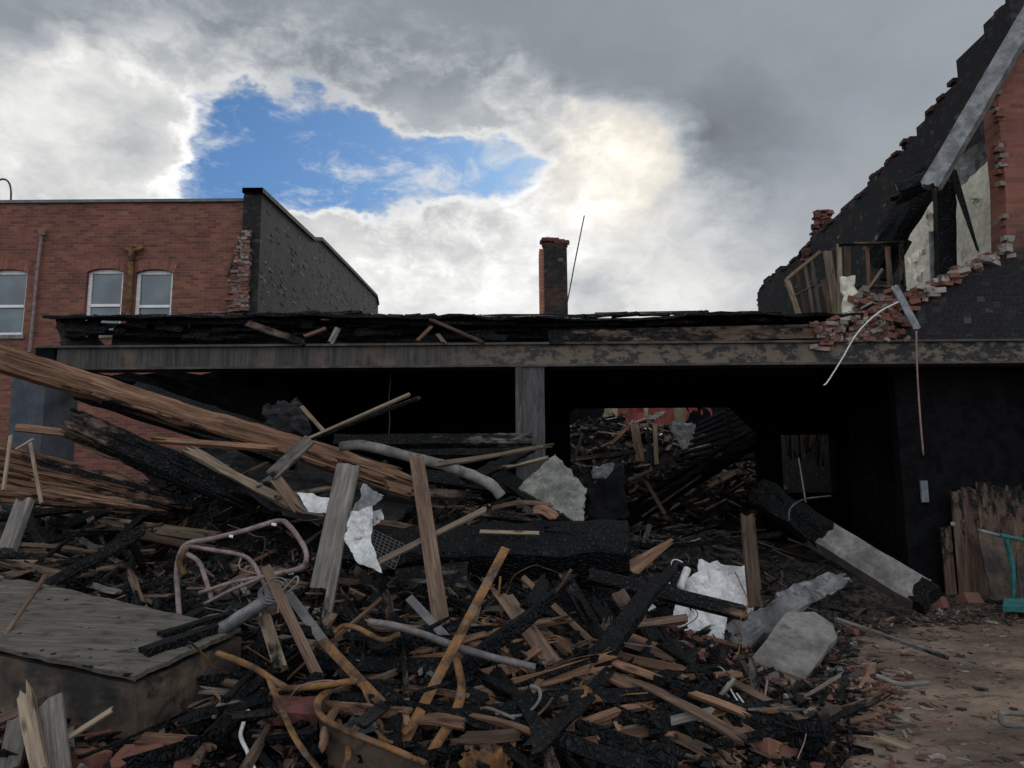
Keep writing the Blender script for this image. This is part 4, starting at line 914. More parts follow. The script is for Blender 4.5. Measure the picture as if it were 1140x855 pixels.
# --- tubular frame
d_ = 5.6; tb = W(200, 690, d_)
tf = thing('tubular_frame', 'twisted pinkish tubular chair frame standing above the slab', 'metal frame', tb)
for pts_, r in (([(200, 690, 5.45), (197, 645, 5.5), (199, 622, 5.5), (208, 606, 5.5), (235, 600, 5.55), (275, 590, 5.6), (310, 580, 5.6), (322, 586, 5.55), (337, 606, 5.5), (341, 620, 5.45), (337, 631, 5.45), (322, 636, 5.4), (296, 641, 5.4)], .019),
                ([(207, 607, 5.5), (235, 612, 5.5), (265, 617, 5.45), (280, 625, 5.45), (291, 644, 5.4), (300, 662, 5.35)], .015), ([(207, 616, 5.5), (221, 625, 5.48), (228, 642, 5.45), (236, 668, 5.4)], .017), ([(222, 660, 5.4), (260, 648, 5.35), (298, 641, 5.3)], .014), ([(228, 672, 5.4), (262, 655, 5.3), (300, 640, 5.25)], .012), ([(265, 688, 5.2), (285, 672, 5.2), (303, 662, 5.2)], .012)):
    mb = MB(); tube_geo(mb, [W(*q) for q in pts_], r, 8); mb.build('tube', 'pink', tf, tb, smooth=True)
mb = MB(); tube_geo(mb, [W(205, 640, 5.49), W(200, 625, 5.49), W(209, 607, 5.49)], .0215, 8); mb.build('rusty_sleeve', 'rust', tf, tb, smooth=True)
for (x, y) in ((257, 597), (305, 584), (324, 638)):
    mb = MB(); chunk_geo(mb, W(x, y, 5.5), (.03, .02, .02), rrot(.3), .5); mb.build('lug', 'wire_white', tf, tb)
pp = W(300, 668, 5.0)
pc = thing('coiled_pipe', 'thick grey pipe end wrapped with coiled cable', 'pipe', pp)
mb = MB(); tube_geo(mb, [W(240, 705, 5.15), W(280, 679, 5.05), W(306, 664, 5.0)], .045, 12); mb.build('pipe', 'galv', pc, pp, smooth=True)
mb = MB()
for k in range(4):
    mb_pts = [W(300 + k * 3 + 12 * math.cos(a), 662 - k * 3 + 10 * math.sin(a), 4.95) for a in np.linspace(.3 * k, 5.4 + .2 * k, 12)]
    tube_geo(mb, mb_pts, .006, 6, 3)
tube_geo(mb, [W(303, 668, 4.97), W(318, 654, 4.93), (W(330, 642, 4.93)), W(331, 650, 4.9), W(320, 660, 4.92)], .008, 6)
mb.build('cable_coil', 'rustgrey', pc, pp, smooth=True)

# --- centre : planks, sheets, pipe
plank('white_edged_board', 'dark board with a pale top edge pointing up right under the beam', 'board', (338, 492, 7.5), (466, 443, 7.3), .17, .035, 'char', roll=-.75, jag=(.02, .01), char=(.9, .75), tint=.9)
plank('pale_edge_strip', 'pale lath nailed along the upper edge of the rising dark board', 'lath', (340, 490, 7.42), (456, 439, 7.22), .03, .03, 'tan', tint=.7, jag=(.01, .01))
plank('grey_board', 'short dark grey board propped beside the rising pale lath', 'board', (302, 530, 7.2), (345, 489, 7.3), .14, .035, 'grey', char=(.5, .35), tint=.3)
tube('bent_pipe', 'thick bent beige pipe snaking over the middle of the heap', 'pipe', [(380, 497, 7.6), (405, 496, 7.5), (450, 507, 7.4), (490, 517, 7.3), (525, 529, 7.2), (547, 540, 7.1), (558, 553, 7.1)], .052, 'pipe_beige' if 'pipe_beige' in M else 'concrete', sides=12)
plank('split_lath', 'pale split lath crossing toward the centre column', 'lath', (490, 517, 7.2), (608, 497, 7.4), .06, .035, 'tan', jag=(.15, .25), taper=(1, .6), char=(.2, .0), erode=.012)
plank('nailed_plank', 'broad grey plank with nail holes hanging down the middle', 'plank', (388, 518, 6.7), (359, 656, 6.2), .205, .035, 'grey', jag=(.02, .02), tint=.75, char=(.1, .0), seg=24)
plank('nailed_plank', 'narrow grey plank standing just below the broad grey one', 'plank', (377, 614, 6.05), (356, 730, 5.5), .07, .05, 'grey', char=(.2, .5), tint=.5)
wsb = W(405, 590, 6.0)
ws = thing('torn_white_sheet', 'torn and folded white metal sheet hanging in the middle of the heap', 'metal sheet', wsb)
mb = MB(); sheet_geo(mb, [W(391, 571, 6.15), W(415, 563, 6.05), W(413, 600, 6.0), W(384, 603, 6.05)], 10, 12, .03, 5, .005, .012); mb.build('middle_fold', 'white_sheet', ws, wsb)
mb = MB(); sheet_geo(mb, [W(405, 540, 6.3), W(428, 553, 6.2), W(415, 564, 6.06), W(391, 572, 6.16)], 8, 6, .04, 5, .005, .025); mb.build('upper_fold', 'galv', ws, wsb)
mb = MB(); sheet_geo(mb, [W(384, 602, 6.05), W(413, 599, 6.0), W(426, 638, 5.8), W(398, 627, 5.85)], 8, 8, .03, 5, .005, .012); mb.build('lower_flap', 'white_sheet', ws, wsb)
mb = MB(); sheet_geo(mb, [W(415, 568, 6.2), W(424, 566, 6.2), W(427, 579, 6.2), W(415, 585, 6.2)], 5, 5, .02, 6, .005, .02); mb.build('torn_tab', 'white_sheet', ws, wsb)
sheet('white_scrap', 'small white scrap of board caught beside the broad grey plank', 'scrap', [(331, 549, 7.0), (368, 555, 6.9), (366, 572, 6.8), (345, 571, 6.85)], 'white_sheet', nx=8, ny=5, amp=.02, th=.015, ragged=.02)
plank('standing_plank', 'tall brown plank standing upright in the middle of the heap', 'plank', (464, 511, 6.5), (494, 712, 5.6), .125, .045, 'brown', jag=(.01, .02), char=(-.1, .1), tint=.75, seg=26)
plank('crossing_lath', 'tan lath crossing in front of the tall upright plank', 'lath', (421, 626, 5.9), (539, 568, 6.3), .045, .03, 'tan', tint=.4, char=(.1, .3), jag=(.02, .06))
plank('charred_log', 'huge square charred log with cracked skin lying across the middle', 'log', (392, 622, 7.2), (700, 614, 7.0), .44, .42, 'char', jag=(.05, .05), erode=.035, char=(1.2, 1.2), ncol=8, seg=40, hint=Vector((0, -.6, .8)))
wmb = W(430, 605, 6.6)
wm_ = thing('wire_grid', 'bent square of fine wire grid behind the white sheet', 'wire grid', wmb)
mb = MB()
for k in range(9):
    f = k / 8
    tube_geo(mb, [W(412 + 38 * f, 588 + 18 * f, 6.7), W(405 + 34 * f, 614 + 20 * f, 6.5)], .003, 4, 2); tube_geo(mb, [W(412 - 7 * f, 588 + 26 * f, 6.7 - .2 * f), W(450 - 11 * f, 606 + 28 * f, 6.7 - .2 * f)], .003, 4, 2)
mb.build('mesh', 'rustgrey', wm_, wmb)
sheet('pitted_panel', 'pitted grey green square panel tilted up behind the charred log', 'panel', [(617, 507, 8.0), (652, 546, 7.8), (648, 588, 7.4), (577, 544, 7.7)], 'tile_panel', nx=24, ny=20, amp=.03, freq=6, th=.03, ragged=.02)
sheet('bent_black_sheet', 'black bent sheet standing right of the pitted panel', 'sheet', [(648, 548, 7.9), (690, 520, 8.2), (700, 575, 7.8), (660, 592, 7.6)], 'soot', nx=10, ny=10, amp=.12, th=.02, ragged=.04)
plank('charred_rafter', 'charred slat standing behind the pitted panel', 'slat', (690, 517, 8.6), (672, 580, 8.2), .11, .05, 'char', char=(1, 1))
plank('curved_strip', 'thin curved brown strip lying before the pitted panel', 'strip', (548, 566, 7.3), (612, 562, 7.2), .05, .02, 'brown', bow=.06, char=(.1, .4))
plank('orange_scrap', 'curled orange wood scrap under the pitted panel', 'scrap', (594, 568, 7.1), (618, 575, 7.0), .10, .02, 'fresh', bow=.05, jag=(.05, .08), tint=.8)
plank('orange_scrap', 'broad torn orange brown scrap at the right end of the charred log', 'scrap', (703, 633, 6.8), (745, 604, 7.0), .13, .015, 'fresh', jag=(.05, .12), taper=(1.2, .4), tint=.5, char=(.2, .1))
plank('dark_board', 'dark flat board jutting right above the white crumpled sheets', 'board', (655, 640, 6.6), (830, 683, 6.2), .12, .06, 'brown', jag=(.03, .05), char=(.95, .5), tint=.5)
plank('triangular_offcut', 'dark triangular plywood offcut behind the tall upright plank', 'offcut', (440, 640, 6.3), (520, 640, 6.3), .22, .02, 'grey', char=(.75, .5), taper=(.5, 1.1), tint=.6)
plank('pale_lath', 'short pale lath lying on the left end of the charred log', 'lath', (535, 592, 6.9), (600, 594, 6.8), .035, .025, 'tan', tint=.8)

sheet('black_lump', 'black burnt lump standing behind the rising pale lath', 'lump', [(296, 462, 9.0), (335, 448, 9.1), (352, 488, 8.8), (300, 492, 8.7)], 'roof_char', nx=10, ny=10, amp=.2, th=.12, ragged=.06)
plank('thin_stick', 'short pale stick slanting beside the black lump', 'stick', (333, 450, 8.9), (360, 480, 8.8), .05, .03, 'tan', char=(.2, .4), tint=.4)
plank('level_timber', 'long dark level timber lying behind the bent beige pipe', 'timber', (372, 492, 9.7), (592, 491, 9.8), .17, .14, 'grey', char=(.85, .5), tint=.2, seg=24, erode=.01)
plank('level_timber', 'second dark level timber under the long level one', 'timber', (430, 506, 9.6), (585, 504, 9.7), .11, .1, 'brown', char=(.7, .6), tint=.3, erode=.01)
for i, (lab, a, b, w_, mt, c) in enumerate([
    ('dark beam end poking right behind the bent beige pipe', (470, 530, 8.3), (600, 548, 8.5), .16, 'char', 1), ('brown scrap board behind the tall upright plank', (440, 548, 8.0), (530, 552, 8.2), .1, 'brown', .4),
    ('orange torn board under the bent beige pipe', (430, 540, 7.6), (462, 548, 7.7), .12, 'fresh', .1), ('charred board leaning left behind the nailed plank', (420, 600, 7.4), (372, 540, 8.2), .13, 'char', 1),
    ('thin brown lath crossing behind the torn white sheet', (380, 575, 7.3), (520, 598, 7.2), .06, 'brown', .3), ('charred board crossing under the split lath', (520, 535, 8.0), (590, 500, 8.8), .12, 'char', 1),
    ('charred timber between the pitted panel and the column', (545, 520, 8.7), (620, 575, 8.0), .18, 'char', 1), ('pale splinter lying right of the bent pipe end', (560, 520, 8.0), (600, 512, 8.1), .035, 'tan', .1),
    ('brown board end above the charred log', (520, 570, 7.6), (585, 578, 7.6), .09, 'brown', .5), ('dark slat lying over the charred log', (610, 590, 7.0), (690, 598, 6.9), .05, 'brown', .7)]):
    plank('tangled_board', lab, 'board', a, b, w_, .06, mt, char=(c, c + .15), jag=(.1, .25), erode=.012, warp=.02, tint=.4)
def bent(x, y, p):
    n_ = random.randint(3, 5); q = p + V3(0, 0, .10); P = []; an = random.uniform(0, 6.28); dr = V3(math.cos(an), math.sin(an) * .6, random.uniform(-.2, .5)).normalized()
    for k in range(n_):
        P.append(q.copy()); dr = (dr + V3(random.gauss(0, .35), random.gauss(0, .3), random.gauss(0, .3))).normalized(); q = q + dr * random.uniform(.1, .24); q.z = max(q.z, H(q.x, q.y) + .05)
    mb = MB(); tube_geo(mb, P, random.uniform(.008, .016), 6, 4, flat=random.choice((.3, .35, .9)), smooth=random.random() < .6, rough=.2)
    tag(mb.build('bent_rusty_strip', random.choice(('rust', 'rust', 'rust', 'rustgrey')), None, p, smooth=False), 'thin bent rusty strip tangled among the steel in the foreground', 'steel strip', 'bent rusty strips of the foreground tangle')
LATER = [(44, (285, 690, 640, 850), bent)]
# --- rusty steel, centre foreground
plank('rusty_bar', 'long straight rusty flat bar leaning up to the right', 'steel bar', (449, 828, 4.35), (563, 610, 5.2), .06, .012, 'rust', ncol=2, jag=(0, 0), seg=6)
plank('rusty_bar', 'rusty bar running down to the foot of the long leaning bar', 'steel bar', (358, 712, 4.9), (455, 815, 4.35), .058, .012, 'rust', ncol=2, jag=(0, 0), seg=6)
plank('rusty_bar', 'brown squared stick sloping down beside the coiled pipe', 'stick', (296, 632, 5.0), (356, 757, 4.75), .065, .04, 'brown', jag=(.01, .03), tint=.6)
plank('rusty_bar', 'flat brown bar sloping parallel to the squared stick', 'steel bar', (320, 660, 5.1), (362, 716, 4.95), .06, .012, 'rustgrey', ncol=2, jag=(0, 0), seg=4)
tube('rusty_pipe', 'grey pipe with rusty left end crossing the heap centre', 'pipe', [(410, 692, 4.9), (440, 697, 4.9), (470, 706, 4.85), (530, 727, 4.8), (596, 743, 4.8)], .023, 'rustgrey', sides=10)
tube('rusty_pipe', 'rusty pipe bending over near the coil in the heap centre', 'pipe', [(372, 704, 5.0), (383, 697, 5.0), (400, 700, 4.95), (425, 712, 4.9), (445, 706, 4.95)], .017, 'rust', sides=10)
tube('rusty_pipe', 'dark pipe with a rusty kink below the slab end', 'pipe', [(242, 727, 4.75), (280, 742, 4.65), (312, 762, 4.55), (330, 766, 4.5), (398, 758, 4.55)], .019, 'rust', sides=10)
tube('bent_rusty_strap', 'bent rusty strap curling down beside the long leaning bar', 'strap', [(508, 732, 4.8), (514, 765, 4.65), (508, 790, 4.5), (492, 820, 4.35), (470, 852, 4.2)], .03, 'rust', flat=.35, sides=8)
plank('rusty_bar', 'level rusty flat bar behind the long leaning bar', 'steel bar', (396, 744, 5.0), (500, 730, 5.1), .055, .012, 'rust', ncol=2, jag=(0, 0), seg=4)
plank('rusty_bar', 'short rusty bar standing left of the tall plank foot', 'steel bar', (455, 665, 5.35), (497, 710, 5.25), .06, .012, 'rustgrey', ncol=2, jag=(0, 0), seg=4)
tube('bent_rusty_strap', 'rusty strap running from under the slab to the bottom edge', 'strap', [(300, 757, 4.55), (318, 800, 4.35), (335, 832, 4.2), (356, 858, 4.1)], .025, 'rust', flat=.35)
tube('bent_rusty_strap', 'thin bent strap dropping below the bar junction', 'strap', [(402, 760, 4.6), (415, 790, 4.5), (427, 810, 4.4), (428, 826, 4.35)], .02, 'rust', flat=.4)
tube('bent_rusty_strap', 'grey and rusty hook curving right of the long leaning bar', 'strap', [(540, 788, 4.55), (560, 797, 4.5), (585, 795, 4.5), (600, 780, 4.55), (600, 768, 4.6), (590, 764, 4.6)], .016, 'rustgrey', flat=.6)
tube('bent_rusty_strap', 'rusty curved strap rising right from the crumpled bucket', 'strap', [(563, 818, 4.4), (585, 806, 4.45), (605, 790, 4.5), (615, 777, 4.55)], .018, 'rust', flat=.4)
rim = [(352, 815, 4.3), (352, 790, 4.4), (358, 776, 4.55), (372, 772, 4.65), (386, 777, 4.7), (397, 792, 4.65)]
rim2 = [(352, 783, 4.35), (358, 797, 4.28), (380, 812, 4.22), (415, 825, 4.18), (445, 837, 4.15), (472, 848, 4.12)]
bkb = W(400, 830, 4.3)
bk = thing('steel_trough', 'rusty curved steel trough open toward the sky at the bottom centre', 'trough', bkb)
mb = MB(); P = catmull([W(*q) for q in [(397, 800, 4.75), (388, 778, 4.75), (372, 770, 4.68), (358, 775, 4.5), (353, 787, 4.38), (360, 799, 4.28), (382, 812, 4.22), (415, 825, 4.18), (445, 837, 4.15), (474, 850, 4.12)]], 6)
n_ = len(P); VV = [p for p in P] + [p + V3(.03, .04, -.28) for p in P]; VV2 = [v + V3(.012, .014, 0) for v in VV]
F = []
for i in range(n_ - 1):
    F.append((i, i + 1, i + 1 + n_, i + n_)); F.append((2 * n_ + i, 2 * n_ + i + n_, 2 * n_ + i + 1 + n_, 2 * n_ + i + 1)); F.append((i, 2 * n_ + i, 2 * n_ + i + 1, i + 1))
mb.add(VV + VV2, F); mb.build('wall', 'rust_dark' if 'rust_dark' in M else 'slab_side', bk, bkb)
mb = MB(); tube_geo(mb, P, .024, 8, smooth=False, flat=.6); mb.build('rim', 'rust', bk, bkb, smooth=True)
sheet('crumpled_rusty_sheet', 'crumpled rusty sheet bunched right of the centre foreground', 'metal sheet', [(585, 800, 4.6), (640, 765, 4.8), (672, 780, 4.7), (610, 822, 4.5)], 'rust', nx=16, ny=12, amp=.10, freq=5, th=.006, ragged=.04)
sheet('crumpled_bucket', 'crushed rusty bucket at the bottom right of centre', 'bucket', [(512, 832, 4.35), (568, 818, 4.45), (572, 862, 4.2), (516, 866, 4.2)], 'rust', nx=14, ny=12, amp=.09, freq=6, th=.006, ragged=.03)
sheet('red_block', 'dull brick red block half buried below the dark pipe', 'block', [(303, 788, 4.55), (352, 788, 4.6), (352, 808, 4.45), (304, 808, 4.4)], 'red_block', nx=6, ny=4, amp=.01, th=.08, ragged=.01)

# --- fresh reddish timbers centre right
plank('fresh_timber', 'reddish split timber lying from the pipe end toward the bar crossing', 'timber', (478, 792, 4.7), (672, 738, 5.1), .105, .07, 'fresh', jag=(.1, .2), erode=.015, tint=.5, char=(.05, .1), ncol=7, seg=26)
plank('fresh_timber', 'thin reddish lath behind the reddish split timber', 'lath', (520, 780, 5.0), (600, 722, 5.2), .05, .03, 'fresh', tint=.6)
plank('fresh_timber', 'split reddish board under the grey crossing pipe', 'board', (500, 762, 4.95), (585, 740, 5.1), .08, .03, 'fresh', tint=.35)
plank('brown_board', 'broad brown board standing aslant right of the leaning bar', 'board', (560, 662, 5.6), (622, 748, 5.1), .115, .03, 'brown', jag=(.12, .06), tint=.75, char=(0, .2))
plank('brown_lath', 'long thin lath slanting down across the charred log', 'lath', (582, 643, 6.0), (688, 742, 5.4), .045, .03, 'brown', tint=.7, char=(.2, .0))
plank('charred_stick', 'grey charred stick slanting beside the long thin lath', 'stick', (628, 640, 6.2), (682, 738, 5.5), .10, .07, 'grey', char=(.6, 1), tint=.4, erode=.01)
plank('brown_lath', 'level brown lath ending at the white crumpled sheets', 'lath', (660, 702, 5.9), (765, 688, 6.0), .06, .035, 'brown', tint=.75, char=(.2, -.1))
plank('plywood_scrap', 'triangular orange brown plywood scrap behind the fresh timber', 'scrap', (618, 722, 5.4), (682, 750, 5.3), .19, .02, 'fresh', jag=(.05, .1), taper=(1, .5), tint=.55, char=(.1, .15))
plank('charred_log', 'charred log sloping down to the right of centre', 'log', (672, 735, 5.6), (742, 772, 5.3), .16, .15, 'char', erode=.025, char=(1.2, 1.2), ncol=6, seg=16)
plank('charred_log', 'blistered charred log with reddish end in the right foreground', 'log', (735, 778, 5.2), (860, 822, 4.8), .155, .14, 'char', erode=.025, char=(1.2, .7), ncol=6, seg=20)
plank('charred_log', 'charred log rising steeply from the heap right of centre', 'log', (718, 700, 6.0), (760, 775, 5.35), .15, .13, 'char', erode=.025, char=(1.2, 1.2), ncol=6, seg=18)
plank('charred_log', 'black charred stump leaning in the lower right heap', 'stump', (715, 775, 5.1), (735, 842, 4.6), .15, .14, 'char', erode=.03, char=(1.2, 1.2), ncol=6, seg=14)
plank('brown_board', 'half burnt brown board under the white crumpled sheets', 'board', (688, 660, 6.2), (712, 700, 6.0), .12, .04, 'brown', char=(.3, .9), tint=.4)
# bundle of fresh splinters
spb = W(665, 815, 4.5)
for i, (a, b) in enumerate([((632, 830), (688, 790)), ((640, 838), (665, 800)), ((665, 780), (682, 840)), ((630, 822), (680, 806)), ((650, 775), (676, 828)), ((688, 800), (700, 850)), ((636, 808), (672, 783)), ((668, 770), (697, 830)), ((615, 735), (640, 762)), ((608, 722), (630, 760))]):
    plank('wood_splinter', 'fresh splinter in the loose bundle at the bottom right of centre', 'splinter', a, b, .022, .016, 'fresh', group='loose bundle of fresh splinters', lift=.12 + .01 * i, jag=(.04, .06), ncol=2, tint=.7)
# --- white sheets and right pile
wcb = W(795, 680, 7.0)
wc = thing('crumpled_white_sheet', 'crumpled white metal sheet behind the standing post at right', 'metal sheet', wcb)
for i, pts_ in enumerate(([(776, 628, 7.5), (838, 630, 7.5), (840, 690, 7.1), (784, 680, 7.0)], [(752, 662, 7.2), (786, 630, 7.4), (802, 694, 6.9), (748, 718, 6.8)], [(768, 690, 6.95), (812, 668, 7.0), (806, 722, 6.6), (772, 728, 6.6)])):
    mb = MB(); sheet_geo(mb, [W(*q) for q in pts_], 14, 12, .16, 2.4, .006, .02); mb.build('fold', 'white_sheet', wc, wcb)
tube('white_cylinder', 'small white can standing by the crumpled white sheet', 'can', [(757, 655, 7.1), (765, 633, 7.2)], .035, 'white_sheet', sides=12)
tube('thin_wire', 'thin pale wire hooked above the white can', 'wire', [(745, 655, 7.1), (747, 628, 7.2), (752, 623, 7.2), (760, 626, 7.2)], .006, 'wire_white')
sheet('white_scrap', 'small triangular white scrap under the dark jutting board', 'scrap', [(705, 674, 6.5), (716, 662, 6.6), (730, 676, 6.5), (722, 680, 6.4)], 'white_sheet', nx=5, ny=5, amp=.02, th=.006, ragged=.01)
plank('standing_post', 'square weathered post standing upright at the right of the heap', 'post', (832, 575, 7.2), (841, 676, 7.0), .12, .07, 'brown', jag=(.06, .01), tint=.1, char=(.3, .42), seg=16)
sheet('bent_dark_sheet', 'long bent dark grey sheet sweeping up to the right', 'metal sheet', [(768, 722, 6.7), (860, 668, 7.4), (942, 640, 8.2), (812, 745, 6.5)], 'grey_sheet', nx=20, ny=10, amp=.12, freq=2.2, th=.012, ragged=.02)
sheet('bent_dark_sheet', 'pale grey folded sheet behind the upper end of the dark sheet', 'metal sheet', [(862, 660, 7.9), (925, 638, 8.5), (948, 648, 8.4), (890, 682, 7.7)], 'galv', nx=12, ny=8, amp=.08, freq=3, th=.01, ragged=.03)
csp = [W(826, 746, 6.2), W(877, 681, 7.0), W(906, 683, 7.05), (W(926, 698, 6.9)), W(932, 711, 6.7), W(900, 751, 6.2), W(883, 781, 5.9), W(850, 763, 6.0)]
mb = MB(); ctr = sum(csp, Vector()) / 8; nr = (csp[1] - csp[0]).cross(csp[5] - csp[0]).normalized()
if nr.z > 0: nr = -nr
nrm0 = -nr; csp2 = []
for a, b in zip(csp, csp[1:] + csp[:1]):
    for k in range(4):
        p = a.lerp(b, k / 4); csp2.append(p - nrm0 * (p - ctr).dot(nrm0) + Vector((fbm(p * 9), fbm(p * 9 + V3(3, 3, 3)), 0)) * .02)
prism_geo(mb, csp2, nr * .06); tag(mb.build('concrete_shard', 'concrete', None, ctr), 'flat pale concrete shard tilted against the right side of the heap', 'concrete shard')
fbm_b = W(1000, 650, 9.0)
fb = thing('fallen_beam', 'fallen square beam charred above and tan below at the right', 'beam', fbm_b)
mb = MB(); plank_geo(mb, W(846, 549, 10.6), W(920, 598, 9.6), .36, .28, hint=Vector((-.4, -.8, .5)), jag=(.1, .05), erode=.05, char=(1.2, 1.1), ncol=6, seg=14); mb.build('charred_half', 'char', fb, fbm_b)
mb = MB(); plank_geo(mb, W(908, 592, 9.75), W(1026, 663, 8.9), .36, .26, hint=Vector((-.4, -.75, .65)), jag=(.02, .02), erode=.012, ncol=6, seg=18); mb.build('concrete_half', 'concrete', fb, fbm_b)
mb = MB(); plank_geo(mb, W(1020, 659, 8.93), W(1036, 668, 8.8), .33, .24, hint=Vector((-.4, -.75, .65)), jag=(.05, .05), erode=.02, char=(1, 1)); mb.build('burnt_end', 'char', fb, fbm_b)
tube('loose_hoop', 'thin black cable hoop dangling over the fallen beam', 'cable', [(878, 580, 9.3), (880, 566, 9.4), (895, 556, 9.5), (925, 552, 9.5)], .012, 'dark_metal')
tube('thin_wire', 'pale vertical wire hanging by the small rear window', 'wire', [(889, 510, 10.8), (893, 535, 10.7), (897, 560, 10.6)], .012, 'tan_wire' if 'tan_wire' in M else 'rustgrey')
# lower right
plank('brown_lath', 'long brown lath lying down the right slope before the concrete shard', 'lath', (802, 752, 5.6), (912, 812, 5.0), .05, .03, 'brown', tint=.5)
plank('charred_stick', 'long black stick running to the bottom edge at right', 'stick', (870, 806, 5.0), (925, 858, 4.5), .05, .04, 'char', char=(.7, .8))
plank('brown_lath', 'tan lath with split end in the lower right debris', 'lath', (755, 800, 4.95), (800, 850, 4.55), .06, .035, 'fresh', tint=.5, jag=(.05, .1), char=(.1, .3))
plank('brown_lath', 'pale flat board lying on the yard edge at the lower right', 'board', (978, 820, 4.95), (1050, 848, 4.75), .07, .02, 'tan', tint=.5, jag=(.05, .15), hint=Vector((0, -.2, 1)))
plank('charred_stick', 'long dark stick lying on the open ground at right', 'stick', (932, 690, 7.8), (1054, 731, 6.9), .055, .04, 'grey', char=(.3, .5), tint=.5, jag=(.05, .05), hint=Vector((0, -.2, 1)))
plank('thin_stick', 'thin reddish stick poking up at the edge of the right debris', 'stick', (956, 766, 5.7), (972, 742, 5.9), .025, .02, 'fresh')
tube('white_cable', 'pale wire with a loop lying in the lower right debris', 'wire', [(820, 772, 5.3), (835, 792, 5.1), (848, 808, 5.0), (862, 811, 4.95), (872, 806, 4.95), (870, 800, 4.97), (860, 800, 4.97), (856, 806, 4.96), (862, 812, 4.93)], .006, 'wire_white')
tube('white_cable', 'thin white wire curling beside the blistered log', 'wire', [(790, 740, 5.9), (805, 745, 5.75), (812, 765, 5.4), (830, 795, 5.05)], .006, 'wire_white')
tube('pale_hose', 'pale bent hose lying on the ground at the right frame edge', 'hose', [(1175, 795, 5.25), (1140, 795, 5.2), (1117, 794, 5.2), (1114, 801, 5.1), (1120, 807, 5.05), (1145, 808, 5.0), (1180, 810, 5.0)], .017, 'tan_hose' if 'tan_hose' in M else 'concrete')
tube('pale_branch', 'pale crooked stick on the ground right of the debris edge', 'stick', [(975, 752, 5.75), (995, 760, 5.7), (1010, 762, 5.75), (1034, 760, 5.8)], .018, 'concrete')
# lower left
plank('splintered_post', 'pale splintered post standing upright in the lower left corner', 'post', (45, 862, 4.05), (27, 768, 4.4), .075, .06, 'tan', jag=(.02, .14), tint=.75, erode=.012, ncol=6)
plank('grey_board', 'grey board leaning behind the pale splintered post', 'board', (62, 865, 4.1), (54, 782, 4.4), .15, .03, 'grey', jag=(.02, .03), tint=.6)
plank('grey_board', 'dark grey board leaning left of the pale splintered post', 'board', (10, 860, 4.2), (22, 800, 4.5), .12, .03, 'grey', tint=.3, char=(.3, .4))
plank('fresh_lath', 'yellowish splinter pointing up right below the slab', 'splinter', (72, 824, 4.3), (116, 796, 4.45), .03, .02, 'tan', jag=(.02, .12), tint=.9)
plank('fresh_timber', 'reddish split stick lying under the slab end', 'stick', (155, 822, 4.4), (215, 826, 4.4), .06, .04, 'fresh', jag=(.05, .08), tint=.4)
plank('brown_board', 'brown stick jutting from under the left end of the slab', 'stick', (-10, 805, 4.6), (40, 785, 4.7), .06, .03, 'brown', tint=.5)
plank('brown_board', 'leaning brown stake at the left below the coiled pipe', 'stake', (295, 688, 5.1), (313, 745, 4.8), .08, .05, 'tan', char=(.3, .5), tint=.3)
tube('twisted_rope', 'pale frayed rope trailing below the slab end', 'rope', [(276, 790, 4.45), (271, 805, 4.4), (268, 820, 4.35), (276, 838, 4.25), (283, 858, 4.1)], .012, 'wire_white')
tube('twisted_rope', 'dark corrugated hose looping under the slab end', 'hose', [(238, 800, 4.5), (245, 785, 4.55), (262, 783, 4.55), (276, 785, 4.5)], .016, 'rustgrey')
for i, (x, y, s_, lab) in enumerate([(112, 822, 1.0, 'dusty red brick half buried below the slab'), (98, 845, 1.2, 'chipped red brick at the bottom edge left of centre'), (155, 850, 1.4, 'large purplish brick block at the bottom edge under the slab'), (205, 850, .9, 'dark red brick near the rope at the bottom edge'), (205, 805, .8, 'small orange brick chip below the slab end'), (862, 838, 1.2, 'rough pink masonry lump at the bottom edge right of centre'), (1078, 668, 1.6, 'rounded brick lump at the foot of the boarded wall'), (1045, 672, 1.5, 'dusty brick lump beside the end of the fallen beam'), (948, 702, .8, 'orange brick piece on the ground near the concrete shard')]):
    mb = MB(); p = Q((x, y), .06) if y > 700 and x < 900 else W(x, y, hitd(x, y) - .05)
    from mathutils import Euler
    rot = Euler((random.uniform(-.5, .5), random.uniform(-.4, .4), random.uniform(0, 3))).to_matrix()
    chunk_geo(mb, p, (.2 * s_, .11 * s_, .09 * s_), rot, random.choice((.35, .5, .6)), .3, .2); o = mb.build('brick', 'brickbits', None, p); tag(o, lab, 'brick')
    bv = o.modifiers.new('bevel', 'BEVEL'); bv.width = .012; bv.segments = 2

# ================================================================== FILL : pieces nothing tells apart
SQ = [(p.x, p.y) for p in T_]
def on_slab(X, Y):
    sg = []
    for (a, b), (c, d) in zip(SQ, SQ[1:] + SQ[:1]): sg.append((c - a) * (Y - b) - (d - b) * (X - a) > -.03)
    return all(sg) or not any(sg)
def put(cnt, region, fn):
    k = 0; tries = 0
    while k < cnt and tries < cnt * 30:
        tries += 1
        x = random.uniform(region[0], region[2]); y = random.uniform(region[1], region[3]); d = hitd(x, y)
        if d >= 15.5: continue
        p = W(x, y, d)
        if on_slab(p.x, p.y) or on_slab(p.x + .12, p.y - .15): continue
        if fn(x, y, p) is not False: k += 1
def proj(p):
    v = p - Vector((0, 0, CAMZ)); zc = v.dot(f0); return CX + FPX * v.dot(RC) / zc, CY - FPX * v.dot(UC) / zc
KEEP = [(335, 500, 432, 665), (742, 618, 850, 715), (815, 665, 940, 785), (448, 500, 508, 690), (185, 570, 350, 690), (480, 580, 705, 645), (145, 670, 275, 740), (440, 600, 575, 690), (640, 630, 700, 660)]
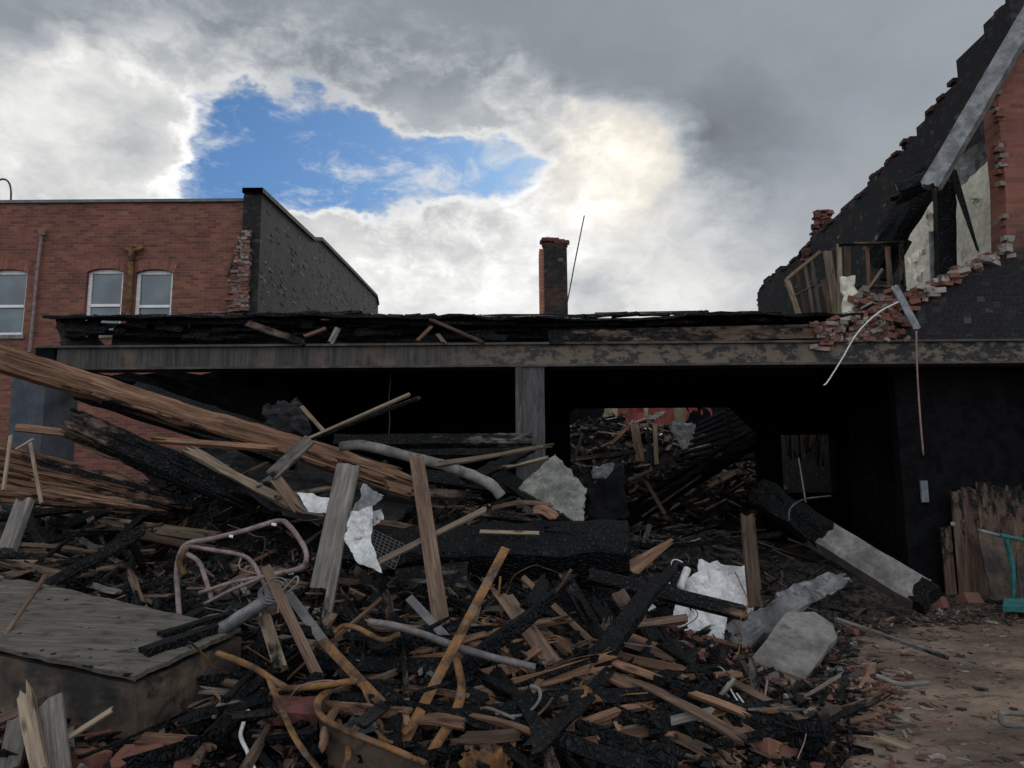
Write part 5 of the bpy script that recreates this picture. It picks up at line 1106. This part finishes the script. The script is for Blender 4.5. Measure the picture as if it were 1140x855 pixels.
def clear(q0, q1):
    for k in range(9):
        x, y = proj(q0.lerp(q1, k / 8))
        for a, b, c, d in KEEP:
            if a < x < c and b < y < d: return False
    return True
def lath_group(name, label, cat, group, cnt, region, mat, lens, ws, chs, th=(.015, .04)):
    def fn(x, y, p):
        L = random.uniform(*lens) * (.7 + p.y / 14); a = random.uniform(0, math.pi)
        d = V3(math.cos(a), math.sin(a) * .8, random.gauss(.05, .35)).normalized() * L
        c = p + V3(0, 0, random.uniform(.0, .08)); mb = MB()
        q0, q1 = c - d / 2, c + d / 2
        for q in (q0, q1): q.z = max(q.z, H(q.x, q.y) + .0)
        ch = random.choice(chs)
        if L > .6 and not clear(q0, q1): return False
        plank_geo(mb, q0, q1, random.uniform(*ws), random.uniform(*th), roll=random.uniform(-.7, .7), jag=(.06, .16), warp=.02, erode=.008, char=(ch, ch + random.uniform(-.2, .3)), ncol=3, seg=5)
        tag(mb.build(name, mat, None, c), label, cat, group)
    put(cnt, region, fn)
def long_group(name, label, cat, group, cnt, region, mat, lens, ws, chs, th, rise):
    def fn(x, y, p):
        L = random.uniform(*lens); a = random.uniform(-1.25, 1.25); up = random.gauss(rise, .22)
        d = V3(math.sin(a), abs(math.cos(a)) * .75, up).normalized() * L; d.x *= random.choice((-1, 1))
        q0 = p + V3(0, 0, -.03); q1 = q0 + d; q1.z = max(q1.z, H(q1.x, q1.y) + .0)
        if on_slab(q1.x, q1.y) or on_slab((q0.x + q1.x) / 2, (q0.y + q1.y) / 2) or q1.y > 10.0 or not clear(q0, q1): return False
        mb = MB(); ch = random.choice(chs)
        plank_geo(mb, q0, q1, random.uniform(*ws), random.uniform(*th), roll=random.uniform(-.8, .8), jag=(.12, .3), warp=.03, erode=.014, bow=random.uniform(-.05, .05), char=(ch + random.uniform(-.2, .6), ch), ncol=6, seg=14, taper=(1, random.uniform(.6, 1)))
        tag(mb.build(name, mat, None, p), label, cat, group)
    put(cnt, region, fn)
long_group('charred_board', 'long charred board leaning back in the tangled heap', 'board', 'long charred boards of the heap', 60, (150, 650, 880, 850), 'char', (.7, 1.9), (.05, .17), (1.1, 1, .8), (.03, .11), .25)
long_group('charred_board', 'long charred board lying in the dark left hollow', 'board', 'charred boards of the left hollow', 16, (0, 570, 330, 660), 'char', (.6, 1.5), (.05, .12), (1.1, .8), (.03, .07), .12)
long_group('brown_board', 'long half burnt brown board leaning back in the tangled heap', 'board', 'long brown boards of the heap', 34, (200, 660, 900, 850), 'brown', (.5, 1.5), (.03, .10), (.1, .3, .5, .7), (.02, .05), .25)
long_group('split_board', 'long thin split fresh board leaning in the tangled heap', 'board', 'split fresh boards of the heap', 22, (250, 690, 850, 850), 'fresh', (.5, 1.3), (.02, .06), (.0, .2, .4), (.015, .03), .3)
def wires(x, y, p):
    n_ = random.randint(4, 7); q = p + V3(0, 0, .08); P = []; dr = V3(random.uniform(-1, 1), random.uniform(-.5, .5), random.uniform(-.2, .5)).normalized()
    for k in range(n_):
        P.append(q.copy()); dr = (dr + V3(random.gauss(0, .6), random.gauss(0, .6), random.gauss(-.05, .4))).normalized(); q = q + dr * random.uniform(.08, .2); q.z = max(q.z, H(q.x, q.y) + .03)
    mb = MB(); tube_geo(mb, P, random.uniform(.003, .007), 6, 5)
    tag(mb.build('burnt_wire', random.choice(('wire_dark', 'wire_dark', 'wire_red', 'rust')), None, p, smooth=True), 'thin burnt wire curling loose over the heap', 'wire', 'burnt wires over the heap')
put(34, (60, 590, 900, 850), wires)
def scraps(x, y, p):
    s_ = random.uniform(.12, .38); R_ = rrot(.8); c = [p + V3(0, 0, .05) + R_ @ V3(a * s_ * random.uniform(.6, 1.2), b * s_ * random.uniform(.4, 1), 0) for a, b in ((-.5, -.5), (.5, -.5), (.5, .5), (-.5, .5))]
    mb = MB(); sheet_geo(mb, c, 9, 7, .35 * s_, 2.2 / s_, .005, .03)
    tag(mb.build('metal_scrap', random.choice(('grey_sheet', 'grey_sheet', 'galv', 'rust', 'slab_side')), None, p), 'small crumpled scrap of burnt sheet metal lying in the heap', 'metal scrap', 'crumpled metal scraps of the heap')
put(34, (60, 610, 930, 850), scraps)
for q_ in LATER: put(*q_)
def lying_group(name, label, cat, group, cnt, region, mat, lens, ws, chs):
    def fn(x, y, p):
        L = random.uniform(*lens); a = random.uniform(0, math.pi); d = V3(math.cos(a), math.sin(a) * .8, 0) * L
        q0 = p - d / 2; q1 = p + d / 2
        for q in (q0, q1): q.z = H(q.x, q.y) + random.uniform(.05, .22)
        if q0.y < 3.9 or q1.y < 3.9 or on_slab(q0.x, q0.y) or on_slab(q1.x, q1.y) or on_slab(p.x, p.y) or not clear(q0, q1): return False
        mb = MB(); ch = random.choice(chs)
        plank_geo(mb, q0, q1, random.uniform(*ws), random.uniform(.015, .045), roll=random.uniform(-.6, .6), jag=(.08, .3), warp=.03, erode=.01, bow=random.uniform(-.02, .06), char=(ch, ch + random.uniform(-.3, .6)), ncol=6, seg=16, taper=(1, random.uniform(.5, 1)))
        tag(mb.build(name, mat, None, p), label, cat, group)
    put(cnt, region, fn)
lying_group('split_board', 'long split reddish board lying across the top of the foreground tangle', 'board', 'split boards across the foreground tangle', 26, (270, 680, 860, 850), 'fresh', (.5, 1.4), (.03, .085), (.0, .2, .4))
lying_group('brown_board', 'long brown board lying across the top of the foreground tangle', 'board', 'brown boards across the foreground tangle', 24, (250, 670, 880, 850), 'brown', (.5, 1.5), (.035, .1), (.1, .3, .5))
lying_group('charred_board', 'long black board lying across the top of the foreground tangle', 'board', 'black boards across the foreground tangle', 26, (250, 660, 880, 850), 'char', (.6, 1.6), (.05, .14), (1.1, .9))
lying_group('brown_board', 'long half burnt board lying across the left hollow', 'board', 'half burnt boards of the left hollow', 22, (0, 580, 330, 660), 'brown', (.5, 1.5), (.03, .1), (.3, .5, .7))
long_group('charred_board', 'charred board lying on the black bank behind the long timber', 'board', 'charred boards of the rear bank', 26, (170, 500, 640, 600), 'char', (.5, 1.4), (.06, .15), (1.1, .8), (.03, .08), .1)
long_group('brown_board', 'brown board lying on the black bank behind the long timber', 'board', 'brown boards of the rear bank', 14, (170, 505, 640, 600), 'brown', (.4, 1.1), (.04, .1), (.3, .6), (.02, .05), .1)
lath_group('charred_lath', 'charred lath jumbled in the heap among the bigger timbers', 'lath', 'charred laths jumbled in the heap', 150, (0, 590, 890, 850), 'char', (.35, 1.3), (.02, .09), (1.1, .9, .7))
lath_group('brown_lath', 'half burnt brown lath jumbled in the heap among the bigger timbers', 'lath', 'brown laths jumbled in the heap', 100, (0, 600, 930, 850), 'brown', (.25, 1.0), (.015, .06), (.2, .4, .5, .7))
lath_group('grey_lath', 'weathered grey slat jumbled in the heap among the bigger timbers', 'slat', 'grey slats jumbled in the heap', 60, (0, 600, 960, 850), 'grey', (.2, .9), (.015, .06), (.0, .3, .5))
lath_group('fresh_splinter', 'fresh orange splinter lying loose in the heap', 'splinter', 'fresh splinters loose in the heap', 70, (0, 540, 930, 850), 'fresh', (.12, .5), (.015, .05), (-.1, .1, .3), (.01, .025))

def scatter(name, label, mat, cnt, region, size, tints, chars, flat=.5, tilt=.9, density=None, longish=1.0):
    mb = MB(); k = 0
    while k < cnt:
        X = random.uniform(region[0], region[2]); Y = random.uniform(region[1], region[3]); h = H(X, Y)
        if density and random.random() > density(X, Y, h): k += .02; continue
        k += 1
        if on_slab(X, Y): continue
        s_ = size[0] * (size[1] / size[0]) ** (random.random() ** 2)
        dims = (s_ * random.uniform(1, 1 + 2.5 * longish), s_ * random.uniform(.5, 1.0), s_ * random.uniform(.2, flat))
        z = max(h, gz(X, Y)) + dims[2] * .3 + (.1 * min(1, h * 3) * fbm(Vector((X * 2.2, Y * 2.2, 0)), 4) if h > .02 else 0)
        chunk_geo(mb, V3(X, Y, z), dims, rrot(tilt if h > .05 else .15), random.choice(tints) + random.uniform(-.04, .04), random.choice(chars), .36)
    return tag(mb.build(name, mat), label, name.replace('_', ' '), kind='stuff')
heap = lambda X, Y, h: 1.0 if h > .03 else 0.0
scatter('charred_rubble', 'fine black and brown rubble covering the whole debris heap', 'rubblebits', 14000, (-5.5, 3.2, 4.2, 10), (.008, .085), (.02, .1, .2, .3, .4, .5, .6, .66, .75, .9), (0, .5, 1, 1), density=heap, longish=1.6, flat=.35)
scatter('brick_rubble', 'red brick crumbs at the foot of the debris heap', 'brickbits', 5200, (-4.0, 3.2, 3.4, 7.2), (.006, .052), (.1, .3, .45, .55, .7, .88), (0, .2, .6), flat=.8,
        density=lambda X, Y, h: (1.0 if (h < .38 and h > .005 and (X < -1.2 or X > .55)) else .03))
scatter('ground_litter', 'small litter of chips and splinters over the open ground', 'litterbits', 4600, (1.2, 3.6, 8, 10.3), (.005, .055), (.0, .05, .15, .3, .3, .45, .6, .7, .85), (0, 0, .4), flat=.4,
        density=lambda X, Y, h: 0 if h > .1 else min(1, .10 + math.exp(-max(0, (X - .22 * Y - 1.2)) * 1.6) + .9 * math.exp(-abs(Y - 9.3) * 1.3)))
mb = MB()
def spl(x, y, p):
    L = random.uniform(.05, .4); a = random.uniform(0, 6.28); d = V3(math.cos(a), math.sin(a), random.gauss(.1, .4)).normalized() * L
    ch = random.choice((.1, .3, .5, .7, .9, 1.1, 1.1))
    plank_geo(mb, p - d / 2 + V3(0, 0, .03), p + d / 2 + V3(0, 0, .03), random.uniform(.008, .04), random.uniform(.006, .02), roll=random.uniform(-1.5, 1.5), jag=(.02, .04), char=(ch, ch), ncol=2, seg=2)
mb = MB()
for k in range(150):
    u, v = random.random(), random.random() ** 1.5; p = T_[0].lerp(T_[3], u).lerp(T_[1].lerp(T_[2], u), v) + V3(0, 0, .022)
    chunk_geo(mb, p, (random.uniform(.01, .09), random.uniform(.008, .025), random.uniform(.004, .014)), Matrix.Rotation(random.uniform(0, 6.28), 3, 'Z'), random.choice((.05, .2, .4, .66, .75)), random.choice((0, .5, 1)), .3)
tag(mb.build('slab_litter', 'rubblebits'), 'chips and splinters littering the top of the grey slab', 'litter', kind='stuff')
mb = MB()
put(2200, (0, 560, 950, 855), spl)
tag(mb.build('wood_scraps', 'brown'), 'countless small wood scraps strewn through the debris heap', 'wood scraps', kind='stuff')
